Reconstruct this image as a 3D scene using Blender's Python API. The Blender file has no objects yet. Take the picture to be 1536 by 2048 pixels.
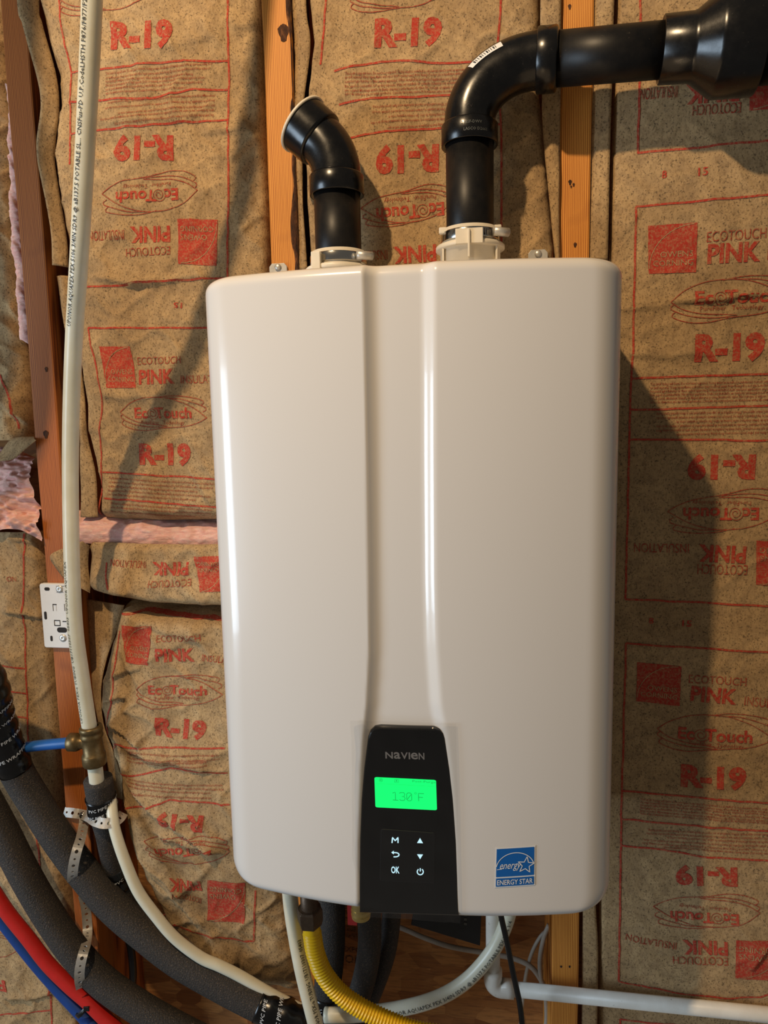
import bpy, bmesh, math, random
import numpy as np
from mathutils import Vector, Matrix

random.seed(7)
C = bpy.context.scene.collection
PI = math.pi

# ------------------------------------------------------------------ camera
CAM = np.array([0.091, -1.0163, 0.1911])
YAW, PITCH, ROLL, FPX = 0.1495, 0.1251, 0.0202, 1420.0
def cam_axes():
    cy, sy = math.cos(YAW), math.sin(YAW); cp, sp = math.cos(PITCH), math.sin(PITCH)
    fwd = np.array([-sy*cp, cy*cp, -sp]); right = np.array([cy, sy, 0.0]); down = np.cross(fwd, right)
    c, s = math.cos(ROLL), math.sin(ROLL)
    return c*right+s*down, -s*right+c*down, fwd
RX, DN, FW = cam_axes()
cd = bpy.data.cameras.new('camera'); cd.sensor_fit = 'HORIZONTAL'; cd.sensor_width = 36; cd.lens = 36*FPX/1536
cd.clip_start = .01
co = bpy.data.objects.new('camera', cd); C.objects.link(co)
M4 = Matrix.Identity(4)
for i in range(3):
    M4[i][0] = RX[i]; M4[i][1] = -DN[i]; M4[i][2] = -FW[i]; M4[i][3] = CAM[i]
co.matrix_world = M4
bpy.context.scene.camera = co

# ------------------------------------------------------------------ world, lights, exposure
sc = bpy.context.scene
sc.view_settings.view_transform = 'Standard'; sc.view_settings.look = 'None'
sc.view_settings.gamma = 1; sc.view_settings.use_curve_mapping = False
sc.view_settings.exposure = 0.32
w = bpy.data.worlds.new('room_air'); sc.world = w; w.use_nodes = True
w.node_tree.nodes['Background'].inputs[0].default_value = (1.0, .91, .80, 1)
w.node_tree.nodes['Background'].inputs[1].default_value = .095
def lamp(name, typ, loc, col, power, **kw):
    l = bpy.data.lights.new(name, typ); l.color = col; l.energy = power
    for k, v in kw.items(): setattr(l, k, v)
    o = bpy.data.objects.new(name, l); C.objects.link(o); o.location = loc
    return o
lamp('ceiling_bulb', 'POINT', (-.58, -1.30, 1.55), (1.0, .72, .42), 88, shadow_soft_size=.03)
wl = lamp('window_light', 'AREA', (-2.3, -1.5, -.15), (.66, .83, 1.0), 32, shape='RECTANGLE', size=.9, size_y=1.2)
wl.rotation_euler = (Vector((0, -.2, 0))-wl.location).to_track_quat('-Z', 'Y').to_euler()

# ------------------------------------------------------------------ helpers
def ray(px, py): return RX*((px-768)/FPX)+DN*((py-1024)/FPX)+FW
def at(px, py, Y):
    d = ray(px, py); return CAM+d*((Y-CAM[1])/d[1])

def lin(c):
    return tuple(((v/255)/12.92 if v/255 <= .04045 else ((v/255+.055)/1.055)**2.4) for v in c)

def base(o):
    v = np.zeros(3)
    while o is not None:
        v = v+np.array(o.location); o = o.parent
    return v
def obj(name, V, F, m, parent=None, smooth=True, mats=None, midx=None, bevel=0):
    V = np.asarray(V, float)
    if parent is not None: V = V-base(parent)
    me = bpy.data.meshes.new(name); me.from_pydata(V.tolist(), [], [list(map(int, f)) for f in F])
    me.materials.append(m)
    for q in (mats or []): me.materials.append(q)
    if midx is not None: me.polygons.foreach_set('material_index', midx)
    if smooth: me.polygons.foreach_set('use_smooth', [True]*len(me.polygons))
    me.update()
    o = bpy.data.objects.new(name, me); C.objects.link(o); o.parent = parent
    if bevel:
        b = o.modifiers.new('b', 'BEVEL'); b.width = bevel; b.segments = 2; b.limit_method = 'ANGLE'
    return o
def thing(name, label, cat, loc, group=None):
    o = bpy.data.objects.new(name, None); C.objects.link(o); o.location = loc; o.empty_display_size = .02
    o['label'] = label; o['category'] = cat
    if group: o['group'] = group
    return o

class MB:
    def __init__(s): s.V = []; s.F = []; s.n = 0
    def add(s, V, F):
        V = np.asarray(V, float)
        s.V.append(V); s.F += [[i+s.n for i in f] for f in F]; s.n += len(V); return s
    def box(s, a, b):
        a = np.minimum(a, b); b = np.maximum(a, b)+0*np.asarray(b)
        x0, y0, z0 = a; x1, y1, z1 = b
        V = [(x0,y0,z0),(x1,y0,z0),(x1,y1,z0),(x0,y1,z0),(x0,y0,z1),(x1,y0,z1),(x1,y1,z1),(x0,y1,z1)]
        return s.add(V, [(0,3,2,1),(4,5,6,7),(0,1,5,4),(1,2,6,5),(2,3,7,6),(3,0,4,7)])
    def obj(s, name, m, parent=None, **kw): return obj(name, np.concatenate(s.V), s.F, m, parent, **kw)

def spline(P, step=.004):
    P = [np.asarray(p, float) for p in P]
    Q = [2*P[0]-P[1]]+P+[2*P[-1]-P[-2]]; out = []
    for i in range(1, len(Q)-2):
        p0, p1, p2, p3 = Q[i-1:i+3]; n = max(2, int(np.linalg.norm(p2-p1)/step))
        for k in range(n):
            t = k/n
            out.append(.5*((2*p1)+(p2-p0)*t+(2*p0-5*p1+4*p2-p3)*t*t+(3*p1-p0-3*p2+p3)*t**3))
    out.append(P[-1]); return np.array(out)
def frames(P):
    T = np.gradient(P, axis=0); T /= np.linalg.norm(T, axis=1)[:, None]
    n = np.cross(T[0], [0, 0, 1.0])
    if np.linalg.norm(n) < .2: n = np.cross(T[0], [0, 1.0, 0])
    N = []
    for t in T:
        n = n-t*np.dot(n, t); n = n/np.linalg.norm(n); N.append(n)
    N = np.array(N); return T, N, np.cross(T, N)
def tube(P, r, seg=20, caps=True, inner=None):
    P = np.asarray(P, float); T, N, B = frames(P); n = len(P)
    R = np.full(n, r) if np.isscalar(r) else np.asarray(r)
    a = np.linspace(0, 2*PI, seg, endpoint=False)
    V = (P[:, None]+R[:, None, None]*(np.cos(a)[None, :, None]*N[:, None]+np.sin(a)[None, :, None]*B[:, None])).reshape(-1, 3)
    F = [(i*seg+j, i*seg+(j+1) % seg, (i+1)*seg+(j+1) % seg, (i+1)*seg+j) for i in range(n-1) for j in range(seg)]
    if caps: F += [tuple(range(seg))[::-1], tuple((n-1)*seg+j for j in range(seg))]
    return V, F
def lathe(o, ax, prof, seg=40):
    """revolve (s, r) about axis ax from o; consecutive profile points make rings"""
    o = np.asarray(o, float); ax = np.asarray(ax, float)/np.linalg.norm(ax)
    n = np.cross(ax, [0, 1.0, 0]) if abs(ax[1]) < .9 else np.cross(ax, [1.0, 0, 0])
    n /= np.linalg.norm(n); b = np.cross(ax, n); a = np.linspace(0, 2*PI, seg, endpoint=False)
    V = []; F = []
    for s, r in prof: V += [o+ax*s+r*(math.cos(t)*n+math.sin(t)*b) for t in a]
    for i in range(len(prof)-1):
        F += [(i*seg+j, i*seg+(j+1) % seg, (i+1)*seg+(j+1) % seg, (i+1)*seg+j) for j in range(seg)]
    return np.array(V), F
def prism(out, y0, y1, inset=0.0, dy=0.0):
    """outline of (x, z) points (counter-clockwise seen from the camera) from back y0 to front y1, chamfered by inset"""
    out = np.asarray(out, float); n = len(out)
    d = np.roll(out, -1, 0)-np.roll(out, 1, 0); d /= np.linalg.norm(d, axis=1)[:, None]
    nin = np.stack([-d[:, 1], d[:, 0]], 1)
    rings = [(out, y0), (out, y1+dy)]
    if inset: rings += [(out+nin*inset*.35, y1+dy*.3), (out+nin*inset, y1)]
    V = np.concatenate([np.stack([q[:, 0], np.full(n, y), q[:, 1]], 1) for q, y in rings]); k = len(rings)
    F = [(i*n+j, i*n+(j+1) % n, (i+1)*n+(j+1) % n, (i+1)*n+j) for i in range(k-1) for j in range(n)]
    F += [tuple((k-1)*n+j for j in range(n)), tuple(range(n))[::-1]]
    return V, F
def rrect(x0, z0, x1, z1, r, k=5):
    P = []
    for cx, cz, a in ((x1-r, z0+r, -90), (x1-r, z1-r, 0), (x0+r, z1-r, 90), (x0+r, z0+r, 180)):
        for i in range(k+1):
            t = math.radians(a+90*i/k); P.append((cx+r*math.cos(t), cz+r*math.sin(t)))
    return P

# value noise -----------------------------------------------------------
def vnoise(x, y, seed=0):
    x = np.asarray(x, float); y = np.asarray(y, float)
    xi = np.floor(x); yi = np.floor(y); fx = x-xi; fy = y-yi
    def h(a, b):
        v = np.sin(a*127.1+b*311.7+seed*74.7)*43758.5453; return v-np.floor(v)
    ux = fx*fx*fx*(fx*(fx*6-15)+10); uy = fy*fy*fy*(fy*(fy*6-15)+10)
    return ((h(xi, yi)*(1-ux)+h(xi+1, yi)*ux)*(1-uy)+(h(xi, yi+1)*(1-ux)+h(xi+1, yi+1)*ux)*uy)*2-1

# ------------------------------------------------------------------ materials
class NT:
    def __init__(s, name):
        s.m = bpy.data.materials.new(name); s.m.use_nodes = True; s.t = s.m.node_tree; s.b = s.t.nodes['Principled BSDF']
        s.co = s.n('ShaderNodeTexCoord').outputs['Object']
    def n(s, typ, **kw):
        q = s.t.nodes.new(typ)
        for k, v in kw.items(): setattr(q, k, v)
        return q
    def l(s, a, b): s.t.links.new(a, b)
    def mapped(s, scale):
        m = s.n('ShaderNodeMapping'); m.inputs['Scale'].default_value = scale; s.l(s.co, m.inputs[0]); return m.outputs[0]
    def noise(s, scale, detail=3, rough=.6, vec=None, dist=0):
        q = s.n('ShaderNodeTexNoise'); q.inputs['Scale'].default_value = scale; q.inputs['Detail'].default_value = detail
        q.inputs['Roughness'].default_value = rough; q.inputs['Distortion'].default_value = dist
        s.l(vec if vec is not None else s.co, q.inputs['Vector']); return q.outputs['Fac']
    def ramp(s, f, stops):
        q = s.n('ShaderNodeValToRGB'); e = q.color_ramp.elements
        while len(e) < len(stops): e.new(.5)
        for i, (p, c) in enumerate(stops):
            e[i].position = p; e[i].color = (*c, 1) if len(c) == 3 else c
        s.l(f, q.inputs[0]); return q.outputs[0]
    def mix(s, f, a, b, mode='MIX'):
        q = s.n('ShaderNodeMix', data_type='RGBA', blend_type=mode)
        for i, v in ((0, f), (6, a), (7, b)):
            if isinstance(v, (int, float)): q.inputs[i].default_value = v
            elif isinstance(v, tuple): q.inputs[i].default_value = (*v, 1)
            else: s.l(v, q.inputs[i])
        return q.outputs[2]
    def bump(s, h, st, dist=.001):
        q = s.n('ShaderNodeBump'); q.inputs['Strength'].default_value = st; q.inputs['Distance'].default_value = dist
        s.l(h, q.inputs['Height']); s.l(q.outputs[0], s.b.inputs['Normal']); return q
    def set(s, **kw):
        for k, v in kw.items():
            i = s.b.inputs[k.replace('_', ' ')]
            if isinstance(v, tuple): i.default_value = (*v, 1) if len(v) == 3 and i.type == 'RGBA' else v
            elif isinstance(v, (int, float)): i.default_value = v
            else: s.l(v, i)
        return s
def plain(name, c, rough=.5, metal=0, var=0, nscale=60, bump=0, bscale=300, **kw):
    t = NT(name); col = lin(c)
    if var:
        f = t.noise(nscale, 4)
        t.set(Base_Color=t.ramp(f, [(.3, tuple(v*(1-var) for v in col)), (.7, tuple(min(1, v*(1+var)) for v in col))]))
    else: t.set(Base_Color=col)
    t.set(Roughness=rough, Metallic=metal, **kw)
    if bump: t.bump(t.noise(bscale, 2), bump)
    return t.m

def paper_color(t):
    big = t.noise(14, 3, .6); fib = t.noise(1, 4, .7, t.mapped((330, 330, 190))); sp = t.noise(420, 2, .5); med = t.noise(60, 3)
    c = t.ramp(big, [(.3, lin((170, 140, 100))), (.7, lin((198, 166, 121)))])
    c = t.mix(t.ramp(med, [(.42, (0, 0, 0)), (.75, (.6, .6, .6))]), c, lin((136, 112, 84)))
    c = t.mix(t.ramp(fib, [(.48, (0, 0, 0)), (.70, (.62, .62, .62))]), c, lin((106, 82, 54)))
    c = t.mix(t.ramp(sp, [(.58, (0, 0, 0)), (.68, (.7, .7, .7))]), c, lin((74, 60, 46)))
    return c, fib, med
def make_paper(name):
    t = NT(name); c, fib, med = paper_color(t)
    t.set(Base_Color=c, Roughness=.85); t.b.inputs['Specular IOR Level'].default_value = .2
    t.bump(t.noise(110, 5, .65), .45, .002)
    return t.m
M = {}
M['paper'] = make_paper('kraft_paper')
def make_ink(name, c, wear):
    t = NT(name); pc, fib, med = paper_color(t)
    wf = t.noise(330, 3, .7)
    f = t.ramp(wf, [(.50-wear*.5, (.98, .98, .98)), (.78-wear*.5, (.35, .35, .35))])
    t.set(Base_Color=t.mix(f, pc, lin(c)), Roughness=.8); t.b.inputs['Specular IOR Level'].default_value = .2
    return t.m
M['ink'] = make_ink('red_ink', (180, 54, 42), .14)
M['ink_thin'] = make_ink('thin_red_ink', (164, 54, 40), .2)
M['ink_dark'] = make_ink('stamped_dark_ink', (70, 34, 24), .2)
M['black_ink'] = plain('black_ink', (40, 42, 44), .6)
M['grey_ink'] = plain('grey_ink', (90, 92, 88), .6)
M['white_ink'] = plain('white_ink', (205, 208, 210), .6)
def make_wood(name, a, b, dark, sc_=1.0):
    t = NT(name)
    v = t.mapped((42*sc_, 42*sc_, 1.4)); wv = t.n('ShaderNodeTexWave'); wv.wave_type = 'BANDS'; wv.bands_direction = 'X'
    wv.inputs['Scale'].default_value = 3.2; wv.inputs['Distortion'].default_value = 7; wv.inputs['Detail'].default_value = 3; wv.inputs['Detail Scale'].default_value = .5
    t.l(v, wv.inputs['Vector'])
    c = t.ramp(wv.outputs['Fac'], [(.1, lin(a)), (.75, lin(b)), (1, lin(dark))])
    g = t.noise(1, 3, .6, t.mapped((700, 700, 14)))
    c = t.mix(t.ramp(g, [(.5, (0, 0, 0)), (.75, (.4, .4, .4))]), c, lin(dark))
    k = t.noise(9, 2); c = t.mix(t.ramp(k, [(.62, (0, 0, 0)), (.72, (.6, .6, .6))]), c, lin(dark))
    t.set(Base_Color=c, Roughness=.62); t.bump(g, .15); return t.m
M['pine'] = make_wood('pine', (232, 160, 70), (212, 132, 44), (158, 86, 24))
M['pine_red'] = make_wood('reddish_pine', (196, 116, 48), (172, 92, 32), (118, 56, 18))
def make_bark():
    t = NT('bark_wane'); f = t.noise(1, 5, .7, t.mapped((180, 180, 60)))
    t.set(Base_Color=t.ramp(f, [(.35, lin((38, 22, 14))), (.55, lin((84, 50, 28))), (.75, lin((150, 98, 56)))]), Roughness=.9)
    t.bump(f, .9, .004); return t.m
M['bark'] = make_bark()
def make_osb():
    t = NT('strand_board'); v = t.n('ShaderNodeTexVoronoi'); v.inputs['Scale'].default_value = 1
    t.l(t.mapped((22, 40, 40)), v.inputs['Vector'])
    f = t.noise(1, 3, .6, t.mapped((30, 100, 260)))
    c = t.ramp(v.outputs['Color'], [(.2, lin((158, 104, 54))), (.5, lin((190, 134, 74))), (.9, lin((134, 82, 38)))])
    c = t.mix(t.ramp(f, [(.45, (0, 0, 0)), (.7, (.5, .5, .5))]), c, lin((92, 58, 34)))
    t.set(Base_Color=c, Roughness=.8); t.bump(f, .4, .002); return t.m
M['osb'] = make_osb()
def make_fibre():
    t = NT('pink_fiberglass'); f = t.noise(1, 8, .75, t.mapped((90, 90, 240)), .8); g = t.noise(30, 3)
    c = t.ramp(f, [(.3, lin((238, 168, 162))), (.55, lin((252, 204, 192))), (.75, lin((255, 230, 218)))])
    c = t.mix(t.ramp(g, [(.5, (0, 0, 0)), (.75, (.5, .5, .5))]), c, lin((226, 176, 150)))
    t.set(Base_Color=c, Roughness=.95); t.b.inputs['Subsurface Weight'].default_value = .15
    t.b.inputs['Subsurface Radius'].default_value = (.01, .004, .004); t.bump(f, .9, .004); return t.m
M['fibre'] = make_fibre()
t = NT('white_enamel'); t.set(Base_Color=lin((226, 222, 217)), Roughness=.22); t.b.inputs['Coat Weight'].default_value = .35; t.b.inputs['Coat Roughness'].default_value = .06
t.bump(t.noise(900, 2), .02); M['enamel'] = t.m
M['black_gloss'] = plain('black_gloss_plastic', (6, 6, 7), .12)
M['black_pad'] = plain('black_pad_plastic', (13, 13, 14), .3)
M['black_edge'] = plain('panel_edge_grey', (46, 46, 48), .3)
t = NT('black_abs'); g = t.noise(60, 4, .7); sp = t.noise(420, 2)
c = t.ramp(g, [(.35, lin((8, 8, 9))), (.75, lin((18, 17, 16)))]); c = t.mix(t.ramp(sp, [(.70, (0, 0, 0)), (.76, (.35, .35, .35))]), c, lin((95, 88, 78)))
t.set(Base_Color=c, Roughness=t.ramp(g, [(.3, (.20,)*3), (.7, (.30,)*3)])); t.bump(g, .08); M['abs'] = t.m
t = NT('black_abs_pipe'); g = t.noise(50, 4, .7); sp = t.noise(300, 3)
c = t.ramp(g, [(.35, lin((15, 15, 16))), (.75, lin((32, 29, 26)))]); c = t.mix(t.ramp(sp, [(.68, (0, 0, 0)), (.75, (.3, .3, .3))]), c, lin((90, 80, 68)))
t.set(Base_Color=c, Roughness=.42); t.bump(g, .1); t.b.inputs['Specular IOR Level'].default_value = .28; M['abs_pipe'] = t.m
def make_foam():
    t = NT('grey_pipe_foam'); f = t.noise(420, 3, .6); sp = t.noise(640, 2, .5); g = t.noise(14, 3)
    c = t.ramp(g, [(.35, lin((40, 37, 35))), (.7, lin((51, 46, 42)))])
    c = t.mix(t.ramp(sp, [(.56, (0, 0, 0)), (.66, (.8, .8, .8))]), c, lin((98, 84, 70)))
    t.set(Base_Color=c, Roughness=.75); t.bump(f, .8, .002); return t.m
M['foam'] = make_foam()
M['tape'] = plain('black_wrap_tape', (12, 12, 13), .24, var=.3, bump=.25, bscale=70)
t = NT('translucent_pex'); g = t.noise(20, 3)
t.set(Base_Color=t.ramp(g, [(.3, lin((214, 209, 186))), (.7, lin((226, 222, 202)))]), Roughness=.33)
t.b.inputs['Subsurface Weight'].default_value = .6; t.b.inputs['Subsurface Radius'].default_value = (.014, .013, .010); t.b.inputs['Subsurface Scale'].default_value = .6
M['pex'] = t.m
M['blue_pex'] = plain('blue_pex', (32, 94, 172), .38, var=.08)
M['red_pex'] = plain('red_pex', (196, 38, 34), .38, var=.08)
M['dark_blue'] = plain('deep_blue_pex', (24, 62, 130), .38, var=.08)
M['brass'] = plain('aged_brass', (112, 93, 60), .42, .7, var=.25, nscale=120, bump=.15)
M['bright_brass'] = plain('bright_brass', (196, 170, 104), .3, .9, var=.15)
M['bronze'] = plain('dark_bronze', (84, 66, 50), .45, .6, var=.2, nscale=90, bump=.2)
M['steel'] = plain('galvanised_steel', (206, 203, 196), .4, .55, var=.15, nscale=90)
M['chrome'] = plain('clamp_steel', (190, 188, 182), .18, 1.0)
M['hole_shade'] = plain('painted_hole_shade', (36, 30, 26), .8)  # dark colour painted in for the shade inside slots and holes
M['white_plastic'] = plain('ivory_plastic', (228, 218, 198), .4, var=.05)
M['bracket_white'] = plain('white_moulded_plastic', (228, 226, 222), .4, var=.03)
t = NT('white_pvc'); g = t.noise(25, 4); sp = t.noise(130, 4, .7)
c = t.ramp(g, [(.35, lin((226, 220, 208))), (.7, lin((240, 236, 226)))]); c = t.mix(t.ramp(sp, [(.69, (0, 0, 0)), (.72, (.8, .8, .8))]), c, lin((90, 74, 60)))
t.set(Base_Color=c, Roughness=.4); M['pvc'] = t.m
M['yellow'] = plain('yellow_coating', (240, 190, 10), .36, var=.05)
M['cord'] = plain('black_cord_jacket', (14, 14, 15), .35)
M['cable'] = plain('grey_cable_jacket', (170, 160, 146), .5, var=.1)
M['duct'] = plain('black_sheet_plastic', (26, 27, 30), .45, var=.3, bump=.2, bscale=40)
M['sticker_white'] = plain('sticker_white', (236, 236, 234), .4)
M['sticker_blue'] = plain('sticker_blue', (14, 98, 178), .4)
M['logo_grey'] = plain('brand_grey', (128, 124, 122), .4)
M['lcd_text'] = plain('lcd_dark_green', (4, 96, 48), .6)
M['tag_red'] = plain('red_tag', (150, 24, 22), .5)
M['dark_rubber'] = plain('dark_mesh', (20, 20, 20), .7)
def emit(name, c, s):
    t = NT(name); t.set(Base_Color=(0., 0., 0.), Roughness=.4, Emission_Color=lin(c), Emission_Strength=s); return t.m
M['lcd'] = emit('lcd_backlight', (6, 250, 112), 1.0)
M['lcd_text'] = emit('lcd_segments', (4, 150, 70), 1.0)
M['icon'] = emit('touch_icon_light', (196, 238, 250), .95)
t = NT('clear_film'); tr = t.n('ShaderNodeBsdfTransparent'); gl = t.n('ShaderNodeBsdfGlossy'); gl.inputs['Roughness'].default_value = .095
mx = t.n('ShaderNodeMixShader'); lw = t.n('ShaderNodeLayerWeight'); fr = t.n('ShaderNodeMapRange'); fr.inputs['To Min'].default_value = .012; fr.inputs['To Max'].default_value = .6; lw.inputs[0].default_value = .25; t.l(lw.outputs['Facing'], fr.inputs[0])
bp = t.n('ShaderNodeBump'); bp.inputs['Strength'].default_value = .25; t.l(t.noise(45, 2), bp.inputs['Height']); t.l(bp.outputs[0], gl.inputs['Normal'])
tr.inputs[0].default_value = (.965, .965, .96, 1)
t.l(fr.outputs[0], mx.inputs[0]); t.l(tr.outputs[0], mx.inputs[1]); t.l(gl.outputs[0], mx.inputs[2])
t.l(mx.outputs[0], t.t.nodes['Material Output'].inputs['Surface']); M['film'] = t.m

# ------------------------------------------------------------------ text
_tc = {}
def text_unit(s, bold=0.0, cut=0.0, shear=0.0, res=2):
    """flat text mesh: left edge at u=0, baseline v=0, capital height 1; returns V (n,2), faces, width"""
    key = (s, bold, cut, shear, res)
    if key in _tc: return _tc[key]
    cu = bpy.data.curves.new('t', 'FONT'); cu.body = s; cu.size = 1; cu.offset = bold; cu.resolution_u = res; cu.shear = shear
    cu.fill_mode = 'FRONT'
    o = bpy.data.objects.new('t', cu); me = bpy.data.meshes.new_from_object(o)
    V = np.array([v.co[:2] for v in me.vertices]) if len(me.vertices) else np.zeros((0, 2))
    cap = .729
    x0 = V[:, 0].min(); V = (V-[x0, 0])/cap
    F = [tuple(p.vertices) for p in me.polygons]
    bpy.data.meshes.remove(me); bpy.data.objects.remove(o); bpy.data.curves.remove(cu)
    if cut:
        bm = bmesh.new(); vs = [bm.verts.new((a, b, 0)) for a, b in V]
        for f in F:
            try: bm.faces.new([vs[i] for i in f])
            except ValueError: pass
        W = V[:, 0].max(); H0, H1 = V[:, 1].min(), V[:, 1].max()
        for k in range(1, int(W/cut)+1):
            bmesh.ops.bisect_plane(bm, geom=bm.verts[:]+bm.edges[:]+bm.faces[:], plane_co=(k*cut, 0, 0), plane_no=(1, 0, 0))
        for k in range(int(H0/cut)-1, int(H1/cut)+2):
            bmesh.ops.bisect_plane(bm, geom=bm.verts[:]+bm.edges[:]+bm.faces[:], plane_co=(0, k*cut+.013, 0), plane_no=(0, 1, 0))
        bm.verts.index_update()
        V = np.array([v.co[:2] for v in bm.verts]); F = [tuple(v.index for v in f.verts) for f in bm.faces]; bm.free()
    _tc[key] = (V, F, V[:, 0].max()); return _tc[key]

def strip_uv(P, width, closed=False):
    """flat ribbon (2-D) along polyline P"""
    P = np.asarray(P, float); d = np.gradient(P, axis=0); d /= np.linalg.norm(d, axis=1)[:, None]+1e-12
    n = np.stack([-d[:, 1], d[:, 0]], 1)*width/2
    V = np.concatenate([P-n, P+n]); k = len(P)
    return V, [(i, i+1, k+i+1, k+i) for i in range(k-1)]
def poly2(P, step):
    P = [np.asarray(p, float) for p in P]; out = []
    for a, b in zip(P[:-1], P[1:]):
        n = max(1, int(np.linalg.norm(b-a)/step))
        out += [a+(b-a)*k/n for k in range(n)]
    return np.array(out+[P[-1]])
def spl2(P, step):
    return spline([(p[0], p[1], 0) for p in P], step)[:, :2]

def tube_text(P, r, s, s0, cap, parent, m, phi0=0.0, bold=0.01, res=1, name='printed_text', stretch=1.0):
    """letters printed on a tube along its path P, read along the path, facing the room"""
    L = np.concatenate([[0], np.cumsum(np.linalg.norm(np.diff(P, axis=0), axis=1))])
    T = np.gradient(P, axis=0); T /= np.linalg.norm(T, axis=1)[:, None]
    V, F, W = text_unit(s, bold, 0, 0, res)
    u = s0+V[:, 0]*cap*stretch; v = (V[:, 1]-.5)*cap
    ok = (u.max() <= L[-1])
    pi = lambda A: np.stack([np.interp(u, L, A[:, k]) for k in range(3)], 1)
    Cn, Tn = pi(P), pi(T); n = CAM-Cn; n -= Tn*np.sum(n*Tn, 1)[:, None]; n /= np.linalg.norm(n, axis=1)[:, None]
    U = np.cross(n, Tn); ph = (v/r+phi0)[:, None]
    return obj(name, Cn+(r+.0004)*(np.cos(ph)*n+np.sin(ph)*U), F, m, parent, smooth=False)

# ------------------------------------------------------------------ structure: sheathing behind the studs
mb = MB(); mb.box((-1.4, .142, -1.3), (1.2, .154, 1.4))
wb = mb.obj('wall_back', M['osb'], smooth=False); wb['kind'] = 'structure'; wb['label'] = 'strand board sheathing behind the studs'
STUD_W = .0405
def stud(x0, lab, m, zb=-1.3, zt=1.4, wane=False, seed=0):
    t = thing('wall_stud', lab, 'stud', (x0+STUD_W/2, .07, -.9))
    zs = np.linspace(zb, zt, 90); V = []; F = []
    r = .0025; n = 8
    ring = [(0, .141), (0, r), (r*.3, r*.3), (r, 0), (STUD_W-r, 0), (STUD_W-r*.3, r*.3), (STUD_W, r), (STUD_W, .141)]
    for z in zs:
        wob = .0012*vnoise(z*6, seed, 3)
        for a, b in ring:
            V.append((x0+a+wob, b, z))
    F = [(i*n+j, i*n+(j+1) % n, (i+1)*n+(j+1) % n, (i+1)*n+j) for i in range(len(zs)-1) for j in range(n)]
    F += [tuple(range(n))[::-1], tuple((len(zs)-1)*n+j for j in range(n))]
    obj('timber', V, F, m, t, smooth=False)
    if wane:
        zz = np.linspace(-.1, zt, 220); V = []; F = []
        for z in zz:
            a = .0035+.0035*vnoise(z*40, 1, 5)+.003*vnoise(z*13, 2, 6); b = .0085+.002*vnoise(z*60, 4, 8)
            V += [(x0+STUD_W-a-.001, -.0006, z), (x0+STUD_W-.0005, -.0012-.0012*abs(vnoise(z*90, 2, 2)), z), (x0+STUD_W+.0012+.001*vnoise(z*70, 3, 9), .006, z), (x0+STUD_W+b*.35, .03, z), (x0+STUD_W+b*.3, .1, z)]
        F = [(i*5+j, (i+1)*5+j, (i+1)*5+j+1, i*5+j+1) for i in range(len(zz)-1) for j in range(4)]
        obj('bark_edge', V, F, M['bark'], t)
    return t
SL, SM, SR = -.6071, -.218, .1828
s1 = stud(SL, 'reddish wooden stud behind the long white riser pipe', M['pine_red'], seed=1)
s2 = stud(SM, 'light orange wooden stud with a dark bark edge, left of the short open vent elbow', M['pine'], wane=True, seed=2)
s3 = stud(SR, 'orange wooden stud crossed by the black horizontal vent pipe', M['pine'], seed=3)
def knot(t, px, py, r, m=None):
    p = at(px, py, 0); V, F = [], []
    k = 12
    V = [(p[0]+r*math.cos(a)*(.8+.25*math.sin(3*a)), -.0006, p[2]+r*1.3*math.sin(a)) for a in np.linspace(0, 2*PI, k, endpoint=False)]
    obj('knot', V, [tuple(range(k))], m or M['bark'], t, smooth=False)
knot(s2, 567, 66, .009); knot(s3, 1140, 365, .0026); knot(s3, 1147, 370, .0018); knot(s3, 1142, 374, .0014); knot(s3, 1150, 490, .0025); knot(s3, 1139, 14, .0025)
knot(s1, 92, 869, .005); knot(s1, 93, 739, .003); knot(s3, 1122, 1933, .0016, M['hole_shade']); knot(s3, 1139, 1933, .0016, M['hole_shade'])

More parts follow.
